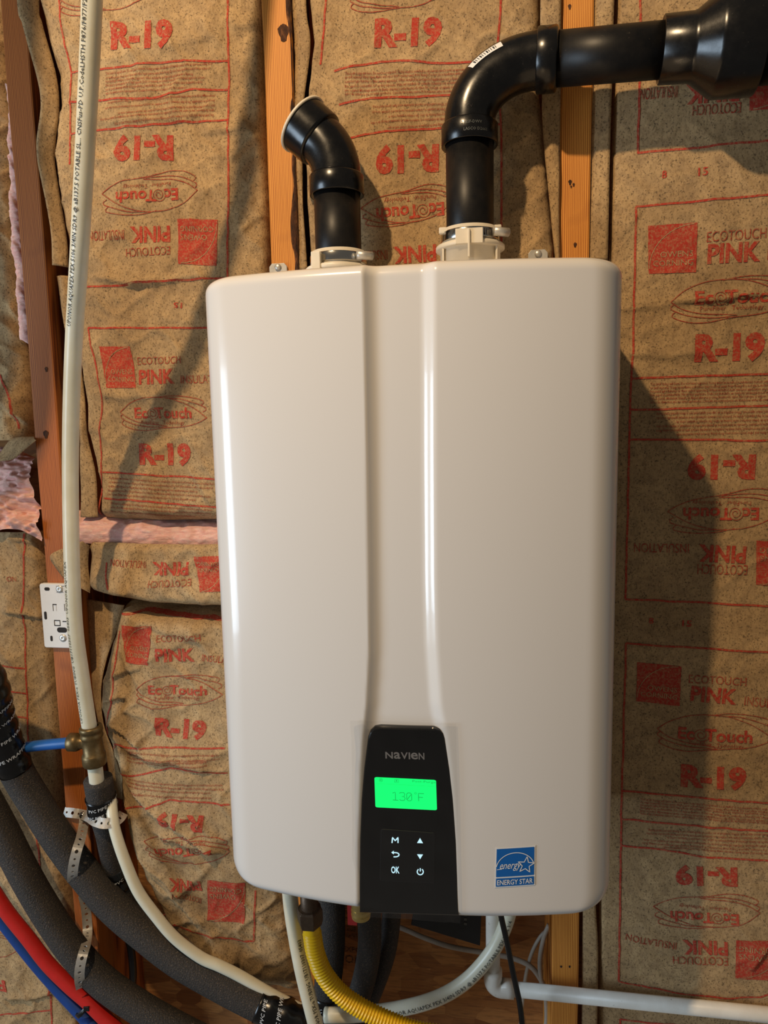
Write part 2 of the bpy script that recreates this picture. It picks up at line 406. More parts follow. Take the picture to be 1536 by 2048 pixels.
# ------------------------------------------------------------------ insulation batts
def interp_px(pts, Y):
    W = np.array([at(a, b, Y) for a, b in pts]); o = np.argsort(W[:, 2]); return W[o, 2], W[o, 0]
class Batt:
    def __init__(s, lab, left, right, ztop, zbot, base=.01, bulge=.015, eL=(.012, .02), eR=(.012, .02), amp=.003, seed=0,
                 creases=(), extra=None, loc=None, sag=0):
        s.base, s.bulge, s.eL, s.eR, s.amp, s.seed, s.extra = base, bulge, eL, eR, amp, seed, extra
        s.left = interp_px(left, base); s.right = interp_px(right, base)
        s.cr = []
        s.z1 = ztop; s.z0 = zbot
        for (a, b, am, wd) in creases:
            A, B = at(*a, base-bulge), at(*b, base-bulge); s.cr.append((A[0], A[2], B[0], B[2], am, wd))
        xm = .5*(s.xL(.5*(zbot+ztop))+s.xR(.5*(zbot+ztop)))
        s.t = thing('insulation_batt', lab, 'insulation', (float(xm), .1, zbot))
        s.pr = {}
    def xL(s, z): return np.interp(z, *s.left)
    def xR(s, z): return np.interp(z, *s.right)
    def h(s, x, z):
        x = np.asarray(x, float); z = np.asarray(z, float); l, r = s.xL(z), s.xR(z)
        u = np.clip((x-l)/(r-l), 0, 1)
        y = s.base-s.bulge*np.sin(PI*u)**.6
        for e, (rr, D) in ((x-l, s.eL), (r-x, s.eR)):
            q = np.clip((rr-e)/rr, 0, 1); y = y+D*(1-np.sqrt(np.maximum(0, 1-q*q*.999)))
        sd = s.seed*17
        n = vnoise(x*9+z*3, z*7, sd)*.9+vnoise(x*22-z*9, z*19+x*5, sd+1)*.55
        rg = 1-np.abs(vnoise(x*16+z*14, z*17-x*12, sd+2)); rg2 = 1-np.abs(vnoise(x*34-z*25, z*31+x*22, sd+3))
        n = n+1.1*rg**4+.55*rg2**4+.22*vnoise(x*80, z*60, sd+4)
        y = y-s.amp*n
        for ax, az, bx, bz, am, wd in s.cr:
            dx, dz = bx-ax, bz-az; L = math.hypot(dx, dz); dx /= L; dz /= L
            tt = (x-ax)*dx+(z-az)*dz; sg = -(x-ax)*dz+(z-az)*dx
            sg = sg+.003*vnoise(tt*30, 0*tt, 3)
            tap = np.clip(tt/(.18*L), 0, 1)*np.clip((L-tt)/(.18*L), 0, 1)
            y = y-am*tap*np.where(sg > 0, np.exp(-np.abs(sg)/wd), np.exp(-np.abs(sg)/(wd*.18)))
        if s.extra is not None: y = y+s.extra(x, z)
        return y
    def pt(s, px, py):
        Y = s.base-s.bulge
        for i in range(14):
            p = at(px, py, Y); Y = .5*Y+.5*float(s.h(p[0], p[2]))
        return np.array([p[0], p[2]])
    def facing(s, step=.0032, name='facing_paper'):
        nz = int((s.z1-s.z0)/step); z = np.linspace(s.z0, s.z1, nz); wmax = float(np.max(s.xR(z)-s.xL(z))); nx = int(wmax/step)
        u = np.linspace(0, 1, nx); Z, U = np.meshgrid(z, u, indexing='ij'); X = s.xL(Z)+U*(s.xR(Z)-s.xL(Z))
        Y = s.h(X, Z); V = np.stack([X, Y, Z], -1).reshape(-1, 3)
        i, j = np.meshgrid(np.arange(nz-1), np.arange(nx-1), indexing='ij'); a = (i*nx+j).ravel()
        F = np.stack([a, a+1, a+nx+1, a+nx], 1)
        return obj(name, V, F.tolist(), M['paper'], s.t)
    def lay(s, P2, F, key, off=.0008):
        P2 = np.asarray(P2, float); y = s.h(P2[:, 0], P2[:, 1])-off
        s.pr.setdefault(key, MB()).add(np.stack([P2[:, 0], y, P2[:, 1]], 1), F)
    def text(s, st, A, B, cap, bold=.0, key='ink', cut=.005):
        a, b = s.pt(*A), s.pt(*B); d = b-a; L = np.linalg.norm(d); up = np.array([-d[1], d[0]])/L
        c = cap*.00073
        V, F, W = text_unit(st, bold, (cut/c if c > .012 else 0), 0, 3 if c > .012 else (2 if c > .007 else 1))
        P = a+d*(V[:, :1]/W)+up*(V[:, 1:]*c); s.lay(P, F, key)
    def line(s, pts, wd=.0027, key='ink', wob=.0005):
        P = poly2([s.pt(*p) for p in pts], .004)
        P = P+np.stack([wob*vnoise(P[:, 1]*60, P[:, 0]*60, 5), wob*1.4*vnoise(P[:, 0]*50, P[:, 1]*50, 6)], 1)
        V, F = strip_uv(P, wd); s.lay(V, F, key)
    def quadmap(s, q):
        p = [s.pt(*a) for a in q]   # TL TR BR BL
        def f(u, v): # v up from the bottom
            return (p[3]*(1-u)+p[2]*u)*(1-v)+(p[0]*(1-u)+p[1]*u)*v
        return f
    def logo(s, TL, TR, BR, BL, inv=False):
        s.nk = getattr(s, 'nk', 0)+1; kp = 'paper#%d' % s.nk
        f = s.quadmap((BR, BL, TL, TR) if inv else (TL, TR, BR, BL))
        n = 22; g = np.linspace(0, 1, n); U, V = np.meshgrid(g, g, indexing='xy'); U = U.ravel()[:, None]; V = V.ravel()[:, None]
        F = [(j*n+i, j*n+i+1, (j+1)*n+i+1, (j+1)*n+i) for j in range(n-1) for i in range(n-1)]
        s.lay(f(U, V), F, 'ink', .0007)
        a = np.linspace(PI, PI/2*1.02, 26); P = np.stack([.96+.94*np.cos(a), .1+.88*np.sin(a)], 1)
        for st, x0, x1, z0, cap in (('OWENS', .25, .93, .335, .125), ('CORNING', .10, .93, .155, .125)):
            Vt, Ft, W = text_unit(st, 0, 0, 0, 2); s.lay(f(x0+Vt[:, :1]/W*(x1-x0), z0+Vt[:, 1:]*cap), Ft, kp+st, .0011)
        Vs, Fs = strip_uv(P, .016); s.lay(f(Vs[:, :1], Vs[:, 1:]), Fs, kp+'arc', .0011)
    LENS = [[(-1, 0), (-.75, .2), (-.4, .32), (0, .34), (.3, .3), (.65, .17), (1, -.06)], [(-1, 0), (-.8, -.13), (-.5, -.22), (-.1, -.25), (.1, -.27)],
            [(-.95, -.05), (-.99, -.12), (-.7, -.25), (-.35, -.3), (.05, -.29)], [(-.9, -.16), (-.97, -.25), (-.72, -.36), (-.4, -.38), (0, -.31), (.5, -.26), (.8, -.17), (1, -.06)],
            [(-.15, .33), (.2, .38), (.6, .37), (.92, .29), (.86, .2)], [(.1, .335), (.5, .31), (.97, .15), (.9, .06)]]
    def lens(s, A, B, k=1.0):
        a, b = s.pt(*A), s.pt(*B); c = (a+b)/2; d = (b-a)/2; up = np.array([-d[1], d[0]])
        for q in s.LENS:
            P = spl2(q, .06); P = c+d*P[:, :1]+up*(P[:, 1:]+.03)*k
            P = poly2(P, .004); V, F = strip_uv(P, .0011); s.lay(V, F, 'ink_thin')
    def swirl(s, A, B, f, cap):
        a, b = s.pt(*A), s.pt(*B); d = b-a; L = np.linalg.norm(d); up = np.array([-d[1], d[0]])/L; c0 = a+d*f+up*cap*.00073*.42
        th = np.linspace(0, 4.2*PI, 60); r = cap*.00073*(.12+.5*th/th[-1]); P = c0+np.stack([r*np.cos(th), r*np.sin(th)], 1)
        V, F = strip_uv(P, .0009); s.lay(V, F, 'ink_thin', .0009)
    def eco(s, A, B, cap, pA, pB, pcap=8):
        s.text('Ec  Touch', A, B, cap, .028); s.swirl(A, B, .31, cap)
        s.text('PureFiber   Technology', pA, pB, pcap, 0, 'ink_thin')
    FINE = ['This kraft facing will burn. Do not leave exposed. Facing must be installed in substantial contact with an approved ceiling, floor',
            'or wall material. Keep open flame and other heat sources away from facing. Do not place insulation within three inches of',
            'recessed light fixtures or flues unless approved. When installed in an exposed application use a flame spread rated facing.',
            'Este papel es combustible. No se deje expuesto. Debe ser instalado en contacto sustancial con el material aprobado del techo',
            'piso o pared. Mantenga alejado de llamas abiertas y otras fuentes de calor. No coloque el aislante cerca de lamparas o de los',
            'tubos de chimenea que no esten aprobados. Consulte las instrucciones de instalacion antes de comenzar el trabajo en la obra.']
    def fine(s, TA, TB, BA, BB, n, short=.86, st=0):
        """n lines from the first baseline TA-TB to the last one BA-BB (reading direction A to B)"""
        s.nk = getattr(s, 'nk', 0)+1; kp = 'ink_thin#%d' % s.nk
        for k in range(n):
            f = k/(n-1) if n > 1 else 0
            A = np.array(TA)*(1-f)+np.array(BA)*f; B = np.array(TB)*(1-f)+np.array(BB)*f
            if k in (2, n-1): B = A+(B-A)*short
            L = s.FINE[(k+st) % 6]
            if k in (2, n-1): L = L[:int(len(L)*short)]
            s.text(L, tuple(A), tuple(B), 5.2, .006, kp)
    def finish(s):
        for k, b in s.pr.items():
            k0 = k.split('#')[0]
            b.obj({'ink': 'printed_lettering', 'ink_thin': 'fine_print', 'paper': 'unprinted_lettering'}[k0], M[k0], s.t, smooth=True)['kind'] = 'stuff' if k0 == 'ink_thin' else 'thing'
    def flange(s, A, B, YA, YB, name='stapling_flange', th=.001):
        n = 140; res = []
        for P, Y in ((A, YA), (B, YB)):
            if not hasattr(Y, '__len__'): Y = [Y]*len(P)
            W = spline([at(a, b, y) for (a, b), y in zip(P, Y)], .003)
            L = np.concatenate([[0], np.cumsum(np.linalg.norm(np.diff(W, axis=0), axis=1))]); L /= L[-1]
            q = np.linspace(0, 1, n); res.append(np.stack([np.interp(q, L, W[:, k]) for k in range(3)], 1))
        m = 7; V = []
        for i in range(n):
            for j in range(m):
                f = j/(m-1); p = res[0][i]*(1-f)+res[1][i]*f
                p = p+np.array([0, -.0025*math.sin(PI*f)+.0016*vnoise(p[2]*22, f*2, s.seed), 0]); V.append(p)
        F = [(i*m+j, i*m+j+1, (i+1)*m+j+1, (i+1)*m+j) for i in range(n-1) for j in range(m-1)]
        o = obj(name, V, F, M['paper'], s.t); md = o.modifiers.new('s', 'SOLIDIFY'); md.thickness = th; return o

zt, zb = 1.25, -1.15
# ---- bay between the left and middle studs, upper batt
bL = [(80, -300), (80, 0), (88, 50), (115, 150), (121, 220), (110, 310), (118, 370), (136, 480), (138, 545), (150, 650), (163, 750), (172, 810), (172, 860), (190, 925), (203, 980), (197, 1060)]
bR = [(524, -300), (526, 0), (538, 500), (545, 800), (550, 1060)]
zB = at(300, 1044, .0)[2]
def drape(x, z): # lower edge curls back above the pink edge
    return .03*np.clip((zB+.02-z)/.02, 0, 1)**2
B1 = Batt('dirty brown paper-faced insulation batt hung between the left and middle studs, above the pink ledge', bL, bR, zt, zB, base=.014, bulge=.014, eL=(.012, .006), amp=.0034, seed=3, extra=drape,
          creases=[((145, 250), (400, 238), .004, .02), ((400, 270), (500, 262), .006, .02), ((175, 560), (330, 575), .007, .014), ((250, 575), (420, 553), .006, .016), ((165, 793), (425, 803), .006, .03),
                   ((370, 935), (425, 1015), .006, .012), ((150, 140), (480, 60), .004, .03), ((460, 330), (525, 262), .007, .02), ((455, 60), (520, 50), .006, .02), ((470, 480), (530, 420), .006, .02), ((300, 650), (420, 640), .003, .03)])
# right seam of the batt
B1.facing()
b = B1
b.flange([(35, -260), (35, 0), (45, 50), (72, 145), (82, 210), (74, 285), (80, 350), (100, 450), (104, 530)], [(78, -260), (78, 0), (86, 50), (113, 150), (119, 220), (108, 310), (116, 370), (134, 480), (136, 535)], [-.003]*9, [.011]*10)
b.flange([(114, 552), (120, 590), (128, 640), (140, 720), (155, 800), (160, 870), (162, 950), (163, 1034)], [(137, 552), (143, 590), (149, 640), (160, 720), (170, 800), (174, 870), (192, 950), (196, 1034)], .012, .016)
b.line([(455, -60), (456, 0), (457, 120), (457, 330), (455, 562)]); b.line([(118, -40), (118, 0), (124, 60), (143, 145), (139, 200), (141, 300), (140, 330)])
b.line([(143, 146), (200, 139), (330, 125), (457, 122)]); b.line([(139, 204), (200, 201), (300, 197), (380, 180), (455, 180)]); b.line([(141, 268), (190, 262), (290, 250), (400, 243), (455, 240)])
b.line([(150, 574), (178, 574), (238, 571), (280, 564), (410, 557), (455, 556)])
b.lens((120, 2), (290, -10))
b.text('R-19', (222, 97), (343, 90), 47, .05); b.text('R-19', (347, 274), (230, 277), 44, .05)
b.lens((395, 377), (204, 391)); b.eco((356, 377), (232, 385), 22, (341, 363), (246, 371))
b.text('PINK', (340, 453), (260, 455), 31, .035); b.text('INSULATION', (249, 460), (178, 463), 20, 0, 'ink_thin'); b.text('ECOTOUCH', (341, 493), (252, 498), 17, 0, 'ink_thin')
b.logo((355, 438), (436, 440), (433, 532), (357, 528), inv=True)
b.fine((212, 150), (425, 130), (212, 190), (400, 176), 6); b.fine((430, 190), (215, 205), (428, 228), (195, 250), 5, st=2)
b.text('15', (365, 606), (348, 605), 11, .02)
b.line([(176, 656), (300, 656), (411, 655), (455, 655)]); b.line([(176, 656), (203, 790), (198, 860), (203, 950), (204, 1030)]); b.line([(450, 655), (452, 1030)])
b.logo((198, 693), (260, 693), (272, 776), (213, 776))
b.text('ECOTOUCH', (276, 730), (362, 727), 16, 0, 'ink_thin'); b.text('PINK', (278, 768), (350, 766), 29, .035); b.text('INSULATION', (362, 767), (455, 766), 17, 0, 'ink_thin')
b.lens((241, 827), (414, 833)); b.eco((270, 836), (384, 836), 22, (283, 848), (369, 849))
b.text('R-19', (280, 927), (384, 928), 42, .05)
b.line([(205, 945), (300, 950), (425, 958), (452, 960)]); b.line([(208, 996), (300, 1003), (425, 1014), (452, 1016)])
b.fine((218, 958), (428, 970), (216, 990), (420, 1004), 5); b.fine((222, 1008), (425, 1022), (222, 1024), (420, 1036), 3, st=3)
b.finish()
# ---- same bay, lower batt: pink ledge, folded collar, slumped belly
cL = [(165, 1040), (165, 1080), (172, 1130), (176, 1185), (232, 1212), (222, 1270), (205, 1320), (193, 1380), (190, 1410), (204, 1450), (232, 1530), (250, 1620), (272, 1700), (300, 1760), (332, 1830), (400, 1903), (480, 1952), (560, 1992), (590, 2003)]
cR = [(548, 1000), (556, 1300), (575, 1600), (590, 1800), (612, 1960), (622, 2004)]
zc0 = at(600, 2004, .0)[2]; zc1 = at(300, 1090, -.02)[2]
vw = np.array([at(a, q, .01) for a, q in ((150, 1190), (200, 1196), (260, 1203), (330, 1213), (440, 1219), (560, 1224))])
def fold(x, z):
    zv = np.interp(x, vw[:, 0], vw[:, 2]); s_ = z-zv
    y = .085*np.exp(-(s_/.010)**2)+np.where(s_ > 0, -.012*np.exp(-((s_-.03)/.03)**2), 0)
    g = np.clip((z-zc1+.012)/.012, 0, 1); y = y+.008*g**2
    low = np.clip((zc0+.10-z)/.10, 0, 1); y = y+.05*low**2
    mid = np.exp(-((z+.42)/.20)**2); return y-.022*mid*np.clip((x+.56)/.10, 0, 1)
B2 = Batt('slumped brown paper-faced insulation batt bulging below the pink ledge, left of the white heater', cL, cR, zc1, zc0, base=.012, bulge=.030, eL=(.032, .055), eR=(.02, .03), amp=.0042, seed=8, extra=fold,
          creases=[((245, 1560), (470, 1700), .012, .018), ((208, 1450), (300, 1485), .010, .012), ((225, 1490), (460, 1535), .009, .016), ((195, 1415), (260, 1388), .010, .012), ((215, 1360), (290, 1330), .006, .014), ((228, 1300), (300, 1390), .006, .014),
                   ((260, 1690), (420, 1860), .007, .014), ((290, 1720), (380, 1790), .006, .012), ((310, 1650), (460, 1690), .010, .014), ((240, 1420), (330, 1440), .005, .02), ((340, 1110), (300, 1180), .006, .012), ((400, 1100), (320, 1190), .005, .012), ((250, 1240), (440, 1290), .005, .02), ((290, 1330), (410, 1260), .004, .02), ((420, 1905), (480, 1925), .01, .02)])
B2.facing()
b = B2
b.text('INSULATION', (292, 1123), (222, 1118), 15, 0, 'ink_thin'); b.text('PINK', (378, 1125), (305, 1125), 26, .035); b.text('ECOTOUCH', (383, 1157), (298, 1161), 15, 0, 'ink_thin')
b.logo((388, 1113), (450, 1112), (450, 1182), (400, 1184), inv=True); b.line([(213, 1125), (216, 1180)])
b.line([(240, 1217), (290, 1219), (360, 1227), (450, 1236)]); b.line([(240, 1262), (232, 1320), (226, 1370), (221, 1400), (217, 1425), (219, 1478)]); b.line([(231, 1490), (228, 1520), (234, 1575), (246, 1625)])
b.logo((243, 1250), (303, 1252), (296, 1331), (252, 1323))
b.text('ECOTOUCH', (313, 1285), (402, 1282), 15, 0, 'ink_thin'); b.text('PINK', (312, 1322), (390, 1322), 28, .035); b.text('INSULATION', (404, 1322), (490, 1328), 15, 0, 'ink_thin')
b.lens((273, 1382), (446, 1386)); b.eco((297, 1388), (415, 1389), 20, (310, 1400), (400, 1399))
b.text('R-19', (312, 1468), (412, 1477), 38, .05)
b.line([(228, 1487), (330, 1494), (450, 1497)]); b.line([(228, 1525), (340, 1535), (455, 1546)]); b.line([(238, 1583), (340, 1600), (460, 1609)])
b.fine((255, 1502), (440, 1512), (255, 1522), (440, 1534), 4); b.fine((252, 1555), (445, 1572), (258, 1580), (450, 1600), 4, st=3)
b.text('R-19', (408, 1633), (312, 1627), 32, .05)
b.lens((459, 1700), (288, 1685)); b.eco((422, 1700), (308, 1697), 20, (410, 1681), (325, 1680))
b.text('PINK', (400, 1763), (338, 1757), 27, .035); b.text('ECOTOUCH', (403, 1797), (345, 1788), 15, 0, 'ink_thin')
b.logo((415, 1760), (490, 1765), (488, 1848), (414, 1840), inv=True)
b.line([(318, 1835), (350, 1850), (385, 1864), (440, 1875), (508, 1882)]); b.line([(508, 1882), (511, 1780)])
b.finish()
# paper tear around the stud and the pink top of that batt
def fibre(parent, top, bot, Yt, Yb, seed, lump=.006, nu=110, nv=34, puff=.020, name='fiberglass_edge'):
    W0 = spline([at(*p, Yt) for p in top], .003); W1 = spline([at(*p, Yb) for p in bot], .003); V = []
    ip = lambda W, q: np.array([np.interp(q, np.linspace(0, 1, len(W)), W[:, k]) for k in range(3)]).T
    A = ip(W0, np.linspace(0, 1, nu)); B = ip(W1, np.linspace(0, 1, nu))
    for i in range(nu):
        for j in range(nv):
            f = j/(nv-1); p = A[i]*(1-f)+B[i]*f; n = vnoise(p[0]*42, p[2]*95+f*3, seed)*.7+.45*vnoise(p[0]*120, p[2]*260, seed+1)+.9*vnoise(p[0]*16, p[2]*30, seed+2)
            p = p+np.array([0, -1, .45])*(lump*n+puff*math.sin(PI*min(1, f*1.0))**.8); V.append(p)
    F = [(i*nv+j, i*nv+j+1, (i+1)*nv+j+1, (i+1)*nv+j) for i in range(nu-1) for j in range(nv-1)]
    return obj(name, V, [f[::-1] for f in F], M['fibre'], parent)
fibre(B2.t, [(150, 1018), (240, 1024), (330, 1030), (450, 1036), (550, 1041)], [(150, 1086), (240, 1092), (330, 1100), (450, 1105), (550, 1110)], .055, .012, 21, .004)
B2.flange([(168, 1196), (172, 1250), (178, 1320), (186, 1390), (198, 1450), (214, 1520), (226, 1590)], [(250, 1210), (234, 1262), (216, 1312), (203, 1376), (208, 1450), (236, 1525), (254, 1600)], .045, .02, name='side_paper')
B2.flange([(165, 1082), (140, 1092), (100, 1112), (122, 1150)], [(178, 1090), (176, 1130), (180, 1170), (180, 1186)], -.008, .0, name='torn_paper_flap')
# ---- bay behind the heater
mL = [(612, -300), (617, 0), (626, 85), (614, 190), (608, 250), (611, 400), (620, 530), (622, 700)]
mR = [(1085, -300), (1081, 0), (1078, 180), (1084, 230), (1092, 320), (1102, 420), (1108, 500), (1108, 700)]
zm0 = at(800, 1150, .0)[2]
B3 = Batt('brown paper-faced insulation batt behind the two black vent pipes, between middle and right studs', mL, mR, zt, zm0, base=.006, bulge=.010, eL=(.006, .012), eR=(.02, .012), amp=.0026, seed=13,
          creases=[((660, 120), (720, 190), .003, .02), ((700, 440), (760, 380), .003, .02), ((1020, 300), (1080, 260), .004, .02)])
B3.facing(); b = B3
b.flange([(584, -260), (586, 0), (590, 85), (586, 190), (588, 250), (591, 400), (592, 540)], [(611, -260), (612, 0), (621, 85), (609, 190), (604, 250), (606, 400), (615, 540)], .008, .003)
b.flange([(1085, -260), (1081, 0), (1081, 60), (1084, 180), (1084, 230), (1091, 320), (1101, 420), (1111, 520)], [(1126, -260), (1122, 0), (1122, 60), (1121, 180), (1120, 230), (1119, 320), (1118, 420), (1119, 520)], -.004, -.0045)
b.lens((700, -6), (882, -12)); b.text('R-19', (748, 92), (882, 87), 46, .05)
b.line([(652, -40), (652, 0), (648, 60), (641, 130)]); b.line([(1002, -40), (1002, 0), (995, 95), (1003, 280), (1003, 500)])
b.line([(668, 143), (740, 128), (800, 122), (880, 126), (1000, 127)]); b.line([(678, 210), (740, 197), (840, 194), (930, 186), (1000, 184)]); b.line([(700, 276), (760, 265), (900, 255), (1000, 250)])
b.fine((690, 150), (960, 142), (690, 192), (960, 182), 6); b.fine((985, 202), (745, 212), (985, 240), (740, 256), 5, st=2)
b.text('R-19', (878, 292), (752, 297), 46, .05)
b.lens((905, 398), (722, 420)); b.eco((888, 405), (752, 418), 24, (872, 389), (768, 398), 9)
b.text('PINK', (872, 490), (786, 496), 30, .035); b.text('INSULATION', (775, 500), (690, 505), 18, 0, 'ink_thin'); b.logo((892, 470), (985, 468), (985, 560), (892, 562), inv=True)
b.finish()
# ---- right bay
rL = [(1236, -300), (1234, 0), (1230, 165), (1226, 290), (1223, 400), (1221, 510), (1214, 900), (1206, 1400), (1200, 1800), (1198, 1990), (1196, 2300)]
rR = [(1800, -300), (1800, 0), (1820, 1000), (1840, 2300)]
def warp(x, z): return .004*vnoise(x*5, z*4, 91)
B4 = Batt('tall brown paper-faced insulation batt to the right of the heater, partly in its shadow', rL, rR, zt, zb, base=.006, bulge=.012, eL=(.005, .012), amp=.0016, seed=21, extra=warp,
          creases=[((1237, 626), (1340, 612), .004, .012), ((1330, 612), (1540, 590), .007, .012), ((1230, 715), (1445, 710), .004, .02), ((1500, 1940), (1536, 1890), .006, .015), ((1240, 480), (1290, 420), .003, .02), ((1400, 480), (1560, 430), .002, .03)])
B4.facing(); b = B4
b.flange([(1182, -260), (1181, 0), (1180, 165), (1178, 290), (1175, 400), (1173, 520)], [(1230, -260), (1228, 0), (1224, 165), (1220, 290), (1218, 400), (1215, 520)], .007, .002)
b.flange([(1166, 1700), (1166, 1810), (1165, 1900), (1164, 2048), (1164, 2200)], [(1193, 1700), (1191, 1810), (1196, 1900), (1194, 2048), (1193, 2200)], .006, .002)
b.line([(1280, -60), (1281, 60), (1279, 165), (1275, 306)]); b.line([(1274, 306), (1400, 295), (1536, 282), (1620, 274)])
b.logo((1500, 120), (1600, 112), (1596, 215), (1498, 222), inv=True); b.text('INSULATION', (1356, 172), (1281, 178), 20, 0, 'ink_thin'); b.text('PINK', (1480, 165), (1372, 172), 32, .035); b.text('ECOTOUCH', (1482, 205), (1385, 212), 18, 0, 'ink_thin')
b.text('8', (1323, 357), (1333, 356), 13, .02); b.text('15', (1396, 352), (1416, 350), 14, .02)
b.line([(1272, 413), (1400, 402), (1536, 390), (1640, 382)]); b.line([(1272, 413), (1268, 620), (1266, 700), (1262, 770), (1258, 880), (1256, 1000), (1250, 1198)])
b.logo((1296, 452), (1395, 445), (1392, 545), (1297, 548))
b.text('ECOTOUCH', (1413, 485), (1532, 476), 18, 0, 'ink_thin'); b.text('PINK', (1414, 527), (1520, 521), 33, .035); b.text('INSULATION', (1534, 520), (1650, 512), 20, 0, 'ink_thin')
b.lens((1341, 608), (1585, 597)); b.eco((1388, 609), (1556, 602), 23, (1400, 622), (1526, 617))
b.text('R-19', (1388, 721), (1528, 717), 46, .05)
b.line([(1264, 757), (1400, 752), (1536, 749), (1640, 746)]); b.line([(1262, 820), (1400, 816), (1536, 812), (1640, 808)]); b.line([(1259, 879), (1400, 880), (1536, 881), (1640, 882)])
b.fine((1300, 771), (1600, 764), (1300, 807), (1600, 800), 6); b.fine((1600, 820), (1312, 826), (1600, 862), (1312, 868), 6, st=2)
b.text('R-19', (1512, 912), (1376, 913), 43, .05)
b.lens((1566, 1012), (1335, 1026)); b.eco((1518, 1016), (1366, 1016), 23, (1502, 1003), (1385, 1001))
b.text('PINK', (1493, 1094), (1398, 1090), 32, .035); b.text('INSULATION', (1378, 1088), (1268, 1086), 18, 0, 'ink_thin'); b.text('ECOTOUCH', (1495, 1130), (1395, 1128), 20, 0, 'ink_thin')
b.logo((1513, 1081), (1610, 1086), (1608, 1176), (1512, 1169), inv=True)
b.line([(1250, 1198), (1400, 1205), (1536, 1212), (1640, 1217)])
b.text('8', (1297, 1246), (1307, 1247), 11, .02); b.text('15', (1364, 1252), (1383, 1253), 12, .02)
b.line([(1252, 1286), (1400, 1296), (1536, 1304), (1640, 1310)]); b.line([(1252, 1286), (1246, 1500), (1243, 1600), (1241, 1740), (1237, 1962)])
b.logo((1274, 1324), (1363, 1333), (1359, 1412), (1272, 1402))
b.text('ECOTOUCH', (1377, 1365), (1492, 1372), 17, 0, 'ink_thin'); b.text('PINK', (1380, 1400), (1472, 1408), 30, .035); b.text('INSULATION', (1488, 1410), (1600, 1419), 19, 0, 'ink_thin')
b.lens((1314, 1460), (1548, 1475)); b.eco((1355, 1476), (1504, 1486), 25, (1378, 1488), (1486, 1497))
b.text('R-19', (1361, 1570), (1492, 1577), 43, .05)
b.line([(1244, 1581), (1400, 1595), (1536, 1606), (1640, 1613)]); b.line([(1243, 1637), (1400, 1652), (1536, 1662), (1640, 1668)]); b.line([(1242, 1690), (1330, 1700), (1400, 1712), (1536, 1721), (1640, 1727)])
b.fine((1280, 1600), (1600, 1622), (1280, 1628), (1600, 1652), 6); b.fine((1600, 1668), (1295, 1658), (1600, 1708), (1280, 1690), 6, st=2)
b.text('R-19', (1474, 1737), (1350, 1733), 38, .05)
b.lens((1520, 1823), (1306, 1815)); b.eco((1477, 1829), (1340, 1822), 23, (1460, 1815), (1358, 1808))
b.text('PINK', (1455, 1885), (1364, 1880), 30, .035); b.text('INSULATION', (1353, 1885), (1252, 1866), 16, 0, 'ink_thin'); b.text('ECOTOUCH', (1455, 1915), (1345, 1912), 19, 0, 'ink_thin')
b.logo((1472, 1880), (1562, 1882), (1560, 1962), (1470, 1956), inv=True)
b.line([(1237, 1962), (1300, 1975), (1370, 1988), (1450, 1996), (1520, 1994), (1536, 1988), (1640, 1990)]); b.line([(1240, 2038), (1400, 2052), (1536, 2066)]); b.line([(1240, 2038), (1239, 2120)])
b.finish()
# ---- far left bay, upper and lower
lR = [(22, -300), (25, 0), (28, 300), (35, 450), (40, 550), (52, 700), (66, 860), (80, 1000)]
lL = [(-420, -300), (-430, 1100)]
zl0 = at(20, 880, .03)[2]
B5 = Batt('shaded bluish grey insulation batt at the far left, above the torn pink patch', lL, lR, zt, zl0, base=.03, bulge=.02, eL=(.02, .02), eR=(.03, .03), amp=.007, seed=31,
          creases=[((10, 480), (45, 600), .014, .02), ((0, 600), (50, 700), .012, .02), ((-30, 780), (60, 860), .01, .02)])
B5.facing(); b = B5; b.line([(0, 750), (20, 800), (38, 858)]); b.line([(-120, 300), (-100, 700)]); b.finish()
fibre(B5.t, [(14, 180), (18, 300), (26, 500), (40, 680)], [(30, 180), (34, 300), (44, 500), (60, 690)], .022, .012, 25, .004, 120, 12, .006)
l2R = [(78, 980), (84, 1060), (92, 1150), (104, 1300), (118, 1480), (128, 1700), (150, 1900), (165, 2048), (200, 2300)]
l2L = [(-420, 1000), (-500, 2300)]
zl1 = at(40, 1062, .02)[2]
B6 = Batt('brown paper-faced insulation batt at the far left, behind the grey foam pipes', l2L, l2R, zl1, zb, base=.020, bulge=.014, eL=(.02, .02), eR=(.018, .022), amp=.003, seed=37,
          creases=[((0, 1228), (85, 1238), .008, .012), ((0, 2000), (120, 1990), .01, .02), ((10, 1080), (70, 1090), .006, .015)])
B6.facing(); b = B6
b.line([(49, 1066), (48, 1150), (47, 1235), (52, 1340), (57, 1480), (66, 1600), (80, 1740)]); b.line([(0, 1330), (50, 1337)]); b.line([(0, 1380), (53, 1387)]); b.line([(0, 1428), (57, 1437)])
b.text('ON', (14, 1163), (33, 1163), 12, 0, 'ink_thin'); b.line([(100, 1930), (105, 2100)]); b.line([(-60, 2035), (102, 2020)])
b.lens((40, 1893), (-110, 1880)); b.text('R-19', (10, 1962), (-80, 1955), 30, .03)
b.finish()
fibre(B6.t, [(-420, 930), (-200, 920), (-60, 915), (-20, 905), (0, 895), (30, 900), (75, 915)], [(-420, 1075), (-200, 1068), (-60, 1070), (-20, 1066), (10, 1062), (45, 1062), (90, 1085)], .045, -.002, 23, .010, 260, 80)
# curled paper corner lying over the torn patch
B5.flange([(0, 905), (20, 880), (40, 872), (70, 872)], [(-5, 922), (25, 918), (50, 898), (71, 880)], .012, -.012, name='torn_paper_flap')

